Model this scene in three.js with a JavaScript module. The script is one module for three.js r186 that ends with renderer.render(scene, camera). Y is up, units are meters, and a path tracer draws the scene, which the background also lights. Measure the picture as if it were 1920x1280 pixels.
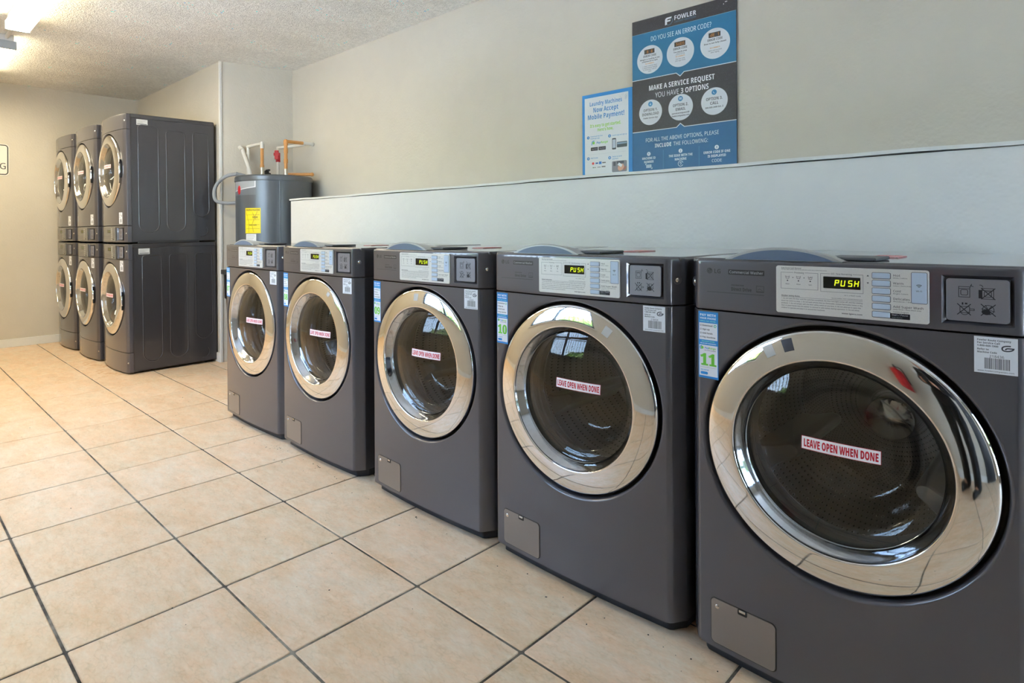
import * as THREE from 'three';
import { mergeGeometries, mergeVertices, toCreasedNormals } from 'three/addons/utils/BufferGeometryUtils.js';
import { RoundedBoxGeometry } from 'three/addons/geometries/RoundedBoxGeometry.js';
import { MarchingCubes } from 'three/addons/objects/MarchingCubes.js';
import { RectAreaLightUniformsLib } from 'three/addons/lights/RectAreaLightUniformsLib.js';

// ------------------------------------------------------------------ camera, sky, light, exposure
RectAreaLightUniformsLib.init();
const scene = new THREE.Scene();
const W = 1920, H = 1280, FOCAL = 1150, PPX = 878, PPY = 432, EYE = 1.057;
const camera = new THREE.PerspectiveCamera(2 * Math.atan(H / 2 / FOCAL) * 180 / Math.PI, W / H, 0.01, 200);
camera.position.set(0, EYE, 0);
camera.rotation.order = 'YXZ';
camera.rotation.set(0, 45.37 * Math.PI / 180, -0.31 * Math.PI / 180);
camera.setViewOffset(W, H, W / 2 - PPX, H / 2 - PPY, W, H);   // shift lens: verticals stay upright
const renderer = new THREE.WebGLRenderer({ antialias: true });
renderer.toneMapping = THREE.LinearToneMapping;
renderer.toneMappingExposure = 1.44;
renderer.shadowMap.enabled = true;
const SKY_GAIN = 13.5, TUBE = 29, TUBE_GLOW = 9;
{ // clear daylight sky, pale at the horizon
  const w = 64, h = 32, d = new Float32Array(w * h * 4);
  for (let j = 0; j < h; j++) {
    const up = Math.sin(((j + 0.5) / h - 0.5) * Math.PI), t = Math.pow(Math.max(0, up), 0.55);
    for (let i = 0; i < w; i++) {
      const o = (j * w + i) * 4;
      d[o] = 0.72 + (0.32 - 0.72) * t; d[o + 1] = 0.90 + (0.59 - 0.90) * t; d[o + 2] = 1.05 + (1.05 - 1.05) * t; d[o + 3] = 1;
    }
  }
  const t = new THREE.DataTexture(d, w, h, THREE.RGBAFormat, THREE.FloatType);
  t.mapping = THREE.EquirectangularReflectionMapping; t.magFilter = THREE.LinearFilter; t.colorSpace = THREE.LinearSRGBColorSpace; t.needsUpdate = true;
  scene.background = t; scene.backgroundIntensity = SKY_GAIN;
}
const sun = new THREE.DirectionalLight(new THREE.Color(1, 0.95, 0.87), 110);
sun.position.set(-9, 20, -12); sun.target.position.set(-2, 0, 4);
sun.castShadow = true; sun.shadow.mapSize.set(2048, 2048);
Object.assign(sun.shadow.camera, { left: -20, right: 20, top: 20, bottom: -20, near: 1, far: 60 });
scene.add(sun, sun.target);

// ------------------------------------------------------------------ helpers
let seed = 7;
const rnd = () => { seed = (seed * 1664525 + 1013904223) >>> 0; return seed / 4294967296; };
const lerp = (a, b, t) => a + (b - a) * t;
const names = new Map();
const numbered = (n) => { const k = names.get(n) ?? 0; names.set(n, k + 1); return k ? n + '_' + String(k).padStart(3, '0') : n; };
function clean(g) { // position, normal, uv; not indexed
  let n = g.index ? g.toNonIndexed() : g;
  for (const k of Object.keys(n.attributes)) if (!['position', 'normal', 'uv'].includes(k)) n.deleteAttribute(k);
  if (!n.attributes.normal) n.computeVertexNormals();
  if (!n.attributes.uv) n.setAttribute('uv', new THREE.BufferAttribute(new Float32Array(n.attributes.position.count * 2), 2));
  return n;
}
const merge = (list) => list.length === 1 ? list[0] : mergeGeometries(list.map(clean), false);
function mesh(name, geo, mat, parent) {
  const m = new THREE.Mesh(Array.isArray(geo) ? merge(geo) : geo, mat);
  m.name = parent && parent !== scene ? name : numbered(name);
  m.castShadow = m.receiveShadow = true;
  (parent ?? scene).add(m);
  return m;
}
const struct = (name, geo, mat, parent) => { const m = mesh(name, geo, mat, parent); if (!parent || parent === scene) m.userData.kind = 'structure'; return m; };
function tag(o, label, category, group) { o.userData.label = label; o.userData.category = category; if (group) o.userData.group = group; return o; }
function thing(name, label, category, x = 0, y = 0, z = 0, group) {
  const g = new THREE.Group(); g.name = numbered(name); g.position.set(x, y, z); scene.add(g);
  return tag(g, label, category, group);
}
const box = (w, h, d, x = 0, y = 0, z = 0) => new THREE.BoxGeometry(w, h, d).translate(x, y, z);
const rbox = (w, h, d, r, x = 0, y = 0, z = 0, s = 2) => new RoundedBoxGeometry(w, h, d, s, Math.min(r, w / 2.01, h / 2.01, d / 2.01)).translate(x, y, z);
const span = (x0, x1, y0, y1, z0, z1, r = 0) => r ? rbox(x1 - x0, y1 - y0, z1 - z0, r, (x0 + x1) / 2, (y0 + y1) / 2, (z0 + z1) / 2) : box(x1 - x0, y1 - y0, z1 - z0, (x0 + x1) / 2, (y0 + y1) / 2, (z0 + z1) / 2);
// lathe round the y axis or (zAxis) round z, profile [[r, h], ...]
function lathe(p, seg = 64, crease = 0, zAxis = false) {
  let g = new THREE.LatheGeometry(p.map(([r, h]) => new THREE.Vector2(r, h)), seg);
  if (crease) g = toCreasedNormals(g, crease);
  return zAxis ? g.rotateX(Math.PI / 2) : g;
}
const V3 = (a) => new THREE.Vector3(...a);
function tube(points, r, seg = 40, rad = 10, tension = 0.5) {
  return new THREE.TubeGeometry(new THREE.CatmullRomCurve3(points.map(V3), false, 'catmullrom', tension), seg, r, rad);
}
function rod(a, b, r, rad = 14) {
  const A = V3(a), B = V3(b), d = B.clone().sub(A), g = new THREE.CylinderGeometry(r, r, d.length(), rad);
  g.applyQuaternion(new THREE.Quaternion().setFromUnitVectors(new THREE.Vector3(0, 1, 0), d.clone().normalize()));
  return g.translate(...A.add(B).multiplyScalar(0.5).toArray());
}
function rrect(x0, x1, y0, y1, r) {
  const s = new THREE.Shape();
  s.moveTo(x0 + r, y0); s.lineTo(x1 - r, y0); s.absarc(x1 - r, y0 + r, r, -Math.PI / 2, 0); s.lineTo(x1, y1 - r); s.absarc(x1 - r, y1 - r, r, 0, Math.PI / 2);
  s.lineTo(x0 + r, y1); s.absarc(x0 + r, y1 - r, r, Math.PI / 2, Math.PI); s.lineTo(x0, y0 + r); s.absarc(x0 + r, y0 + r, r, Math.PI, Math.PI * 1.5);
  return s;
}
// rounded plate between z0 and z1 with a fine bevel; uv 0..1 across its face
function plate(x0, x1, y0, y1, r, z0, z1, bevel = 0.001, hole) {
  const s = rrect(x0 + bevel, x1 - bevel, y0 + bevel, y1 - bevel, Math.max(r - bevel, 0.0005));
  if (hole) s.holes.push(hole);
  const g = new THREE.ExtrudeGeometry(s, { depth: Math.max(z1 - z0 - 2 * bevel, 0.0002), bevelEnabled: true, bevelSize: bevel, bevelThickness: bevel, bevelSegments: 2, curveSegments: 8 }).translate(0, 0, z0 + bevel);
  const p = g.attributes.position, uv = g.attributes.uv;
  for (let i = 0; i < p.count; i++) uv.setXY(i, (p.getX(i) - x0) / (x1 - x0), (p.getY(i) - y0) / (y1 - y0));
  return g;
}
// uv in metres on a box-like geometry
function metric(g, scale = 1) {
  g = clean(g);
  const p = g.attributes.position, n = g.attributes.normal, uv = g.attributes.uv;
  for (let i = 0; i < p.count; i++) {
    const ax = Math.abs(n.getX(i)), ay = Math.abs(n.getY(i)), az = Math.abs(n.getZ(i));
    if (ay >= ax && ay >= az) uv.setXY(i, p.getX(i) * scale, p.getZ(i) * scale);
    else if (ax >= az) uv.setXY(i, p.getZ(i) * scale, p.getY(i) * scale);
    else uv.setXY(i, p.getX(i) * scale, p.getY(i) * scale);
  }
  return g;
}
// ------------------------------------------------------------------ textures
function lattice(n) { const a = new Float32Array(n * n); for (let i = 0; i < a.length; i++) a[i] = rnd(); return a; }
function noiseField(size, octaves, sx = 1, sy = 1) { // periodic value noise, octaves [[cells, weight], ...]
  const out = new Float32Array(size * size);
  for (const [cells, wt] of octaves) {
    const cx = Math.max(1, Math.round(cells * sx)), cy = Math.max(1, Math.round(cells * sy)), n = Math.max(cx, cy), L = lattice(n);
    for (let y = 0; y < size; y++) {
      const fy = y / size * cy, iy = Math.floor(fy), ty = fy - iy, v = ty * ty * (3 - 2 * ty), r0 = (iy % cy) * n, r1 = ((iy + 1) % cy) * n;
      for (let x = 0; x < size; x++) {
        const fx = x / size * cx, ix = Math.floor(fx), tx = fx - ix, u = tx * tx * (3 - 2 * tx), c0 = ix % cx, c1 = (ix + 1) % cx;
        out[y * size + x] += wt * lerp(lerp(L[r0 + c0], L[r0 + c1], u), lerp(L[r1 + c0], L[r1 + c1], u), v);
      }
    }
  }
  return out;
}
function dataTex(size, fill, srgb) {
  const d = new Uint8Array(size * size * 4);
  for (let i = 0; i < size * size; i++) { const c = fill(i, i % size, Math.floor(i / size)); d[i * 4] = c[0]; d[i * 4 + 1] = c[1]; d[i * 4 + 2] = c[2]; d[i * 4 + 3] = 255; }
  const t = new THREE.DataTexture(d, size, size);
  t.wrapS = t.wrapT = THREE.RepeatWrapping; t.magFilter = THREE.LinearFilter; t.minFilter = THREE.LinearMipmapLinearFilter; t.generateMipmaps = true;
  if (srgb) t.colorSpace = THREE.SRGBColorSpace;
  t.needsUpdate = true; return t;
}
const grey = (v) => { v = Math.max(0, Math.min(255, v * 255)); return [v, v, v]; };
const rep = (t, x, y = x) => { const c = t.clone(); c.repeat.set(x, y); c.needsUpdate = true; return c; };
function canvas(w, h, draw) {
  const c = document.createElement('canvas'); c.width = w; c.height = h;
  const g = c.getContext('2d'); draw(g, w, h);
  const t = new THREE.CanvasTexture(c); t.colorSpace = THREE.SRGBColorSpace; t.anisotropy = 8; return t;
}
const std = (o) => new THREE.MeshStandardMaterial(o), phys = (o) => new THREE.MeshPhysicalMaterial(o);
function text(g, s, x, y, px, color, { align = 'left', bold = false, face = 'sans-serif', width, italic } = {}) {
  g.font = (italic ? 'italic ' : '') + (bold ? 'bold ' : '') + px + 'px ' + face; g.fillStyle = color; g.textAlign = align; g.textBaseline = 'middle';
  if (width) { const m = g.measureText(s).width; g.save(); g.translate(x, y); g.scale(width / m, 1); g.fillText(s, 0, 0); g.restore(); } else g.fillText(s, x, y);
}
const rr = (g, x, y, w, h, r) => { g.beginPath(); g.moveTo(x + r, y); g.arcTo(x + w, y, x + w, y + h, r); g.arcTo(x + w, y + h, x, y + h, r); g.arcTo(x, y + h, x, y, r); g.arcTo(x, y, x + w, y, r); g.closePath(); };

const orangePeel = dataTex(512, (() => { const a = noiseField(512, [[6, 0.5], [24, 0.3], [80, 0.45], [170, 0.25]]); return (i) => grey(a[i] / 1.5); })());
const roller = dataTex(512, (() => { const a = noiseField(512, [[5, 0.7], [12, 0.35], [60, 0.16], [150, 0.12]]); return (i) => grey(a[i] / 1.33); })());
const popcorn = dataTex(1024, (() => { const a = noiseField(1024, [[64, 0.5], [110, 0.6], [220, 0.25]]); return (i) => { const v = a[i] / 1.35; return grey(Math.max(0, (v - 0.34) * 2.1)); }; })());
const popcornTone = dataTex(512, (() => { const a = noiseField(512, [[55, 0.6], [120, 0.5], [4, 0.35]]); return (i) => { const v = 0.985 + 0.16 * (a[i] / 1.45 - 0.5); return [v * 246, v * 244, v * 238]; }; })(), true);
const wallTone = (r, g, b, amp) => dataTex(256, (() => { const a = noiseField(256, [[3, 0.5], [9, 0.3], [40, 0.2]]); return (i) => { const v = 1 + amp * (a[i] - 0.5); return [Math.min(255, r * v), Math.min(255, g * v), Math.min(255, b * v)]; }; })(), true);

// ------------------------------------------------------------------ materials
const groutMap = dataTex(512, (() => { const a = noiseField(512, [[5, 0.5], [14, 0.4], [50, 0.3], [140, 0.2]]); return (i) => { const k = Math.max(0, Math.min(1, (a[i] / 1.4 - 0.3) * 2.4)); return [lerp(70, 164, k), lerp(63, 154, k), lerp(56, 138, k)]; }; })(), true);
groutMap.repeat.set(0.8, 0.8);
const wallMap = wallTone(209, 202, 187, 0.05), trimMap = wallTone(228, 228, 223, 0.05);
const M = {
  wall: std({ map: rep(wallMap, 0.4), bumpMap: rep(orangePeel, 1.2), bumpScale: 0.0016, roughness: 0.62 }),
  lowWall: std({ map: rep(trimMap, 0.5), bumpMap: rep(roller, 0.9), bumpScale: 0.004, roughness: 0.5 }),
  trim: std({ map: rep(trimMap, 1), roughness: 0.45 }),
  bead: std({ color: 0xe4e3dd, roughness: 0.5 }),
  ceiling: std({ map: rep(popcornTone, 1.1), bumpMap: rep(popcorn, 1.7), bumpScale: 0.0042, roughness: 0.95 }),
  paint: phys({ color: 0x504f56, metalness: 0.3, roughness: 0.4, clearcoat: 1, clearcoatRoughness: 0.025 }),
  cabinet: phys({ color: 0x3f3e41, metalness: 0.3, roughness: 0.36, clearcoat: 0.8, clearcoatRoughness: 0.08 }),
  lid: phys({ color: 0x5e5d61, metalness: 0.3, roughness: 0.3, clearcoat: 1, clearcoatRoughness: 0.1 }),
  drain: phys({ color: 0x88817d, metalness: 0.6, roughness: 0.34, clearcoat: 0.5, clearcoatRoughness: 0.12 }),
  dark: std({ color: 0x15161a, roughness: 0.6 }),
  black: std({ color: 0x0c0c0e, roughness: 0.45 }),
  rubber: std({ color: 0x2a2b2d, roughness: 0.7 }),
  chrome: std({ color: 0xe6e6e6, metalness: 1, roughness: 0.045 }),
  chromeIn: std({ color: 0xc9ccd2, metalness: 1, roughness: 0.07 }),
  shadeSkirt: std({ color: 0x23272f, roughness: 0.5 }),  // dark tone for the shade below the washer fronts
  tail: std({ color: 0x5c5e62, roughness: 0.5 }),
  hub: std({ color: 0xcfc8bd, metalness: 1, roughness: 0.12 }),
  screw: std({ color: 0xdadada, metalness: 1, roughness: 0.22 }),
  steel: std({ color: 0x9c9994, metalness: 0.85, roughness: 0.34 }),
  glass: phys({ color: 0xf1f4f5, transmission: 1, thickness: 0, roughness: 0.02, ior: 1.46 }),
  bowl: phys({ color: 0xf3f5f6, transmission: 1, thickness: 0, roughness: 0.03, ior: 1.5 }),
  flap: phys({ color: 0x687a92, roughness: 0.3, clearcoat: 0.4, clearcoatRoughness: 0.2 }),
  flapRim: std({ color: 0xb9bab8, metalness: 0.3, roughness: 0.35 }),
  silver: std({ color: 0xc9c8c4, metalness: 0.35, roughness: 0.4 }),
  key: phys({ color: 0xbfd0e4, roughness: 0.35, clearcoat: 0.3 }),
  grout: std({ map: groutMap, roughness: 0.95 }),
  white: std({ color: 0xe8e6e0, roughness: 0.5 }),
  pipeWhite: std({ color: 0xdedbd2, roughness: 0.45 }),
  pipeTan: std({ color: 0xc98f4f, roughness: 0.5 }),
  brass: std({ color: 0xc4bba8, metalness: 0.9, roughness: 0.3 }),
  conduit: std({ color: 0x8c9196, roughness: 0.45 }),
  red: std({ color: 0xb8121c, roughness: 0.4 }),
};

// ------------------------------------------------------------------ the room
const XL = -7.03, XR = 2.7, ZF = 0.55, ZB = -2.645, ZD = -2.065, CEIL = 2.44, T = 0.14;
{ // floor: grout bed with each tile on it
  const floor = struct('floor', metric(box(XR - XL + 2 * T, 0.12, ZF - ZB + 2 * T, (XR + XL) / 2, -0.0628, (ZF + ZB) / 2)), M.grout);
  const L = 0.4064, gap = 0.0075;
  const tileMats = [];
  for (let v = 0; v < 7; v++) {
    const a = noiseField(512, [[3, 0.42], [8, 0.36], [22, 0.30], [60, 0.26], [130, 0.18]], 0.7, 1.5), b = noiseField(512, [[4, 0.5], [12, 0.42], [34, 0.35], [90, 0.2]], 0.7, 1.4), f = noiseField(512, [[7, 0.5], [18, 0.35], [44, 0.2]], 0.7, 1.5), c = noiseField(512, [[90, 0.6], [200, 0.4]]);
    const warm = 1 + (rnd() - 0.5) * 0.012;
    const stain = v === 6 ? noiseField(512, [[5, 0.6], [14, 0.4], [40, 0.25]]) : null;
    const map = dataTex(512, (i, x, y) => {
      const vein = Math.max(0, 1 - Math.abs(f[i] / 1.05 - 0.5) * 26), t = (a[i] / 1.52 - 0.5) * 2.1, p = (b[i] / 1.47 - 0.5) * 2.1, s = (c[i] < 0.2 ? -5 : 0) - 9 * vein;
      let r = 237 + 17 * t + 3 * p + s, g = (208 + 23 * t - 8 * p + s) * warm, bl = (175 + 31 * t - 15 * p + 1.2 * s) * warm;
      if (stain) { // rust run left by a leaking machine, with a ragged edge
        const d = Math.hypot((x - 250) / 210, (y - 375) / 75), k = Math.max(0, Math.min(1, (stain[i] / 1.25 - 0.32 - d * 0.16) * 3.6)) * 0.62;
        r = lerp(r, 196, k); g = lerp(g, 128, k); bl = lerp(bl, 52, k);
      }
      return [Math.min(252, r), Math.min(248, g), Math.min(240, bl)];
    }, true);
    tileMats.push(std({ map, bumpMap: map, bumpScale: 0.0007, roughness: 0.42 }));
  }
  const shapes = new Map();
  function tileGeo(w, d) {
    const key = w.toFixed(3) + d.toFixed(3);
    if (!shapes.has(key)) {
      const b = 0.0022, s = rrect(-w / 2 + b, w / 2 - b, -d / 2 + b, d / 2 - b, 0.003);
      const g = new THREE.ExtrudeGeometry(s, { depth: 0.006, bevelEnabled: true, bevelSize: b, bevelThickness: b * 0.7, bevelSegments: 1, curveSegments: 2 }).rotateX(-Math.PI / 2).translate(0, -0.006 - b * 0.7, 0);
      const p = g.attributes.position, uv = g.attributes.uv;
      for (let i = 0; i < p.count; i++) uv.setXY(i, p.getX(i) / L + 0.5, p.getZ(i) / L + 0.5);
      shapes.set(key, g);
    }
    return shapes.get(key);
  }
  const lines = (off, a, b) => { const o = [a]; for (let n = -40; n < 40; n++) { const v = (n + off) * L; if (v > a + 0.02 && v < b - 0.02) o.push(v); } o.push(b); return o; };
  const gx = lines(-0.473, XL + 0.003, XR - 0.003), gz = lines(0.117, ZB + 0.003, ZF - 0.003);
  for (let i = 0; i + 1 < gx.length; i++) for (let j = 0; j + 1 < gz.length; j++) {
    const x0 = gx[i] + gap / 2, x1 = gx[i + 1] - gap / 2, z0 = gz[j] + gap / 2, z1 = gz[j + 1] - gap / 2, cx = (x0 + x1) / 2, cz = (z0 + z1) / 2;
    if (cx < -4.95 && cz < ZD) continue;
    if (cx > -4.2 && cz < -2.35) continue;                    // behind the low wall
    const rust = cx > -5.9 && cx < -5.1 && cz > -1.45 && cz < -1.0;
    const m = mesh('tile', tileGeo(x1 - x0, z1 - z0), tileMats[rust ? 6 : Math.floor(rnd() * 6)], floor);
    m.position.set(cx, (rnd() - 0.5) * 0.0008, cz); m.rotation.y = !rust && rnd() < 0.5 ? Math.PI : 0;
  }
}
const WX0 = -3.92, WX1 = -1.98, WY0 = 0.98, WY1 = 2.12;           // window in the front wall
const DZ0 = -1.75, DZ1 = -0.83, DY1 = 2.06;                           // doorway in the right wall
struct('ceiling', metric(span(XL - T, XR + T, CEIL, CEIL + T, ZB - T, ZF + T)), M.ceiling);
struct('wall_left', metric(span(XL - T, XL, -0.1, CEIL, ZB - T, ZF + T)), M.wall);
struct('wall_back', metric(span(-4.9, XR + T, -0.1, CEIL, ZB - T, ZB)), M.wall);
{ // wall behind the stacked machines, coming forward with a slightly skewed return
  const s = new THREE.Shape(); s.moveTo(XL, -ZD); s.lineTo(-4.95, -ZD); s.lineTo(-4.83, -ZB); s.lineTo(-4.83, -ZB + T); s.lineTo(XL, -ZB + T); s.closePath();
  const g = new THREE.ExtrudeGeometry(s, { depth: CEIL + 0.1, bevelEnabled: false }).rotateX(-Math.PI / 2).translate(0, -0.1, 0);
  struct('wall_back_left', metric(toCreasedNormals(g, 0.5)), M.wall);
}
struct('wall_front', [metric(merge([span(XL, WX0, -0.1, CEIL, ZF, ZF + T), span(WX1, XR + T, -0.1, CEIL, ZF, ZF + T), span(WX0, WX1, -0.1, WY0, ZF, ZF + T), span(WX0, WX1, WY1, CEIL, ZF, ZF + T)]))], M.wall);
struct('wall_right', [metric(merge([span(XR, XR + T, -0.1, CEIL, ZB, DZ0), span(XR, XR + T, -0.1, CEIL, DZ1, ZF), span(XR, XR + T, DY1, CEIL, DZ0, DZ1), span(XR, XR + T, -0.1, 0, DZ0, DZ1)]))], M.wall);
const LWX = -4.235, LWZ = -2.30, LWH = 1.30;
{ // low wall in front of the plumbing chase, capped by a board that has come away a little
  const w = struct('wall_low', metric(span(LWX, XR, -0.1, LWH - 0.014, LWZ - 0.012 - 0.10, LWZ, 0.002)), M.lowWall);
  struct('shelf_back', metric(span(LWX + 0.32, XR, LWH - 0.03, LWH - 0.004, ZB, LWZ - 0.112)), M.lowWall, w);
  const g = new THREE.BoxGeometry(XR - LWX + 0.012, 0.0115, 0.126, 90, 1, 1), p = g.attributes.position;
  for (let i = 0; i < p.count; i++) { const x = p.getX(i); p.setY(i, p.getY(i) + 0.0016 * Math.sin(x * 5.1) + 0.0009 * Math.sin(x * 17 + 1)); }
  g.computeVertexNormals();
  struct('cap_board', metric(g.translate((XR + LWX) / 2, LWH - 0.0055, LWZ - 0.054)), M.trim, w);
}
struct('baseboard_left', metric(span(XL, XL + 0.014, 0, 0.075, ZD, ZF, 0.003)), M.trim);
struct('baseboard_back_left', metric(span(XL + 0.014, -4.95, 0, 0.075, ZD, ZD + 0.014, 0.003)), M.trim);
struct('baseboard_front', metric(span(XL + 0.014, XR, 0, 0.075, ZF - 0.014, ZF, 0.003)), M.trim);
struct('trim_1', metric(span(-4.962, -4.938, 0, CEIL, ZD - 0.012, ZD + 0.007, 0.003)), M.bead);   // corner bead
{ // window with a steel guard outside
  const fr = std({ color: 0x3a3f45, metalness: 0.6, roughness: 0.4 }), cx = (WX0 + WX1) / 2, tr = 1.62;
  const w = struct('window_1', [span(WX0, WX1, WY0, WY0 + 0.05, ZF + 0.03, ZF + 0.09), span(WX0, WX1, WY1 - 0.05, WY1, ZF + 0.03, ZF + 0.09), span(WX0, WX0 + 0.05, WY0, WY1, ZF + 0.03, ZF + 0.09), span(WX1 - 0.05, WX1, WY0, WY1, ZF + 0.03, ZF + 0.09), span(cx - 0.035, cx + 0.035, WY0, WY1, ZF + 0.025, ZF + 0.095), span(WX0, WX1, tr - 0.02, tr + 0.02, ZF + 0.03, ZF + 0.09)], fr);
  const pane = phys({ color: 0xffffff, transmission: 1, thickness: 0, roughness: 0, ior: 1.5 });
  for (const [a, b] of [[WX0 + 0.05, cx - 0.035], [cx + 0.035, WX1 - 0.05]]) for (const [c, d] of [[WY0 + 0.05, tr - 0.02], [tr + 0.02, WY1 - 0.05]]) mesh('pane', box(b - a, d - c, 0.004, (a + b) / 2, (c + d) / 2, ZF + 0.06), pane, w);
  for (let k = 0; k < 17; k++) mesh('guard_bar', rod([WX0 + 0.06 + k * (WX1 - WX0 - 0.12) / 16, WY0 + 0.02, ZF + 0.125], [WX0 + 0.06 + k * (WX1 - WX0 - 0.12) / 16, WY1 - 0.02, ZF + 0.125], 0.0095, 8), fr, w);
  for (const y of [WY0 + 0.08, WY0 + 0.6, WY1 - 0.06]) mesh('guard_rail', span(WX0, WX1, y - 0.01, y + 0.01, ZF + 0.115, ZF + 0.133), fr, w);
  mesh('window_sill', span(WX0 - 0.03, WX1 + 0.03, WY0 - 0.025, WY0, ZF - 0.05, ZF + 0.02, 0.004), M.trim, w);
}
{ // plain dark door in the front wall
  const d = struct('door_2', metric(span(0.78, 1.62, 0.01, 2.03, ZF - 0.03, ZF, 0.004)), std({ color: 0x26262a, roughness: 0.45 }));
  mesh('door_frame', [span(0.70, 0.78, 0, 2.09, ZF - 0.02, ZF), span(1.62, 1.70, 0, 2.09, ZF - 0.02, ZF), span(0.78, 1.62, 2.03, 2.09, ZF - 0.02, ZF)], std({ color: 0x303034, roughness: 0.5 }), d);
  mesh('door_knob', new THREE.SphereGeometry(0.028, 20, 14).translate(0.85, 0.98, ZF - 0.08), M.screw, d);
}
{ // glazed entrance door in the right wall
  const fr = std({ color: 0x33373c, metalness: 0.6, roughness: 0.4 });
  const d = struct('door_1', [span(XR + 0.04, XR + 0.09, 0, DY1, DZ0, DZ0 + 0.07), span(XR + 0.04, XR + 0.09, 0, DY1, DZ1 - 0.07, DZ1), span(XR + 0.04, XR + 0.09, DY1 - 0.08, DY1, DZ0, DZ1), span(XR + 0.04, XR + 0.09, 0, 0.2, DZ0, DZ1), span(XR + 0.04, XR + 0.09, 0.95, 1.05, DZ0, DZ1)], fr);
  const pane = phys({ color: 0xffffff, transmission: 1, thickness: 0, roughness: 0, ior: 1.5 });
  mesh('pane', span(XR + 0.062, XR + 0.067, 0.2, 0.95, DZ0 + 0.07, DZ1 - 0.07), pane, d);
  mesh('pane', span(XR + 0.062, XR + 0.067, 1.05, DY1 - 0.08, DZ0 + 0.07, DZ1 - 0.07), pane, d);
  mesh('door_handle', merge([rod([XR + 0.01, 0.9, DZ0 + 0.05], [XR + 0.01, 1.2, DZ0 + 0.05], 0.01), rod([XR + 0.01, 0.93, DZ0 + 0.05], [XR + 0.05, 0.93, DZ0 + 0.05], 0.008), rod([XR + 0.01, 1.17, DZ0 + 0.05], [XR + 0.05, 1.17, DZ0 + 0.05], 0.008)]), M.screw, d);
}
// ------------------------------------------------------------------ laundry machines
const HW = 0.33;                                         // half width of a machine
const zf = (x, b) => -b * (x / 0.3) * (x / 0.3);
function outline(b, xs, fd = b > 0.02 ? 0.013 : 0.0365) { // plan of the front from left to right: [x, z]
  const q = fd / 0.0365, end = b > 0.02 ? -0.075 : -0.115, edge = [[-HW + 0.004, end], [-HW, end + 0.005], [-HW, -b - fd - 0.0095 * q], [-HW + 0.0015, -b - fd - 0.004 * q], [-HW + 0.006, -b - fd + 0.0025 * q], [-0.309, -b - 0.0095 * q], [-0.3045, -b - 0.0045 * q], [-0.300, zf(0.3, b) - 0.0008], [-0.2955, zf(0.2955, b)]];
  return [...edge, ...xs.map((x) => [x, zf(x, b)]), ...edge.map(([x, z]) => [-x, z]).reverse()];
}
function grid(cols, rows, skip, u0 = -HW, u1 = HW) { // cols [x, z], rows [y, inset]; skin with shared normals
  const pos = [], uv = [], idx = [], nx = cols.length, y0 = rows[0][0], y1 = rows[rows.length - 1][0];
  const nrm = cols.map(([x, z], i) => { const a = cols[Math.max(0, i - 1)], c = cols[Math.min(nx - 1, i + 1)], l = Math.hypot(c[0] - a[0], c[1] - a[1]) || 1; return [-(c[1] - a[1]) / l, (c[0] - a[0]) / l]; });
  for (const [y, e] of rows) cols.forEach(([x, z], i) => { const px = x - nrm[i][0] * e, pz = z - nrm[i][1] * e; pos.push(px, y, pz); uv.push((x - u0) / (u1 - u0), (y - y0) / (y1 - y0)); });
  for (let j = 0; j + 1 < rows.length; j++) for (let i = 0; i + 1 < nx; i++) {
    if (skip && skip((cols[i][0] + cols[i + 1][0]) / 2, (rows[j][0] + rows[j + 1][0]) / 2)) continue;
    const a = j * nx + i, b = a + 1, c = a + nx, d = c + 1; idx.push(a, b, d, a, d, c);
  }
  const g = new THREE.BufferGeometry(); g.setAttribute('position', new THREE.Float32BufferAttribute(pos, 3)); g.setAttribute('uv', new THREE.Float32BufferAttribute(uv, 2)); g.setIndex(idx); g.computeVertexNormals();
  return g;
}
const sweep = (a, b, n) => Array.from({ length: n + 1 }, (_, i) => lerp(a, b, i / n));
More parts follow.
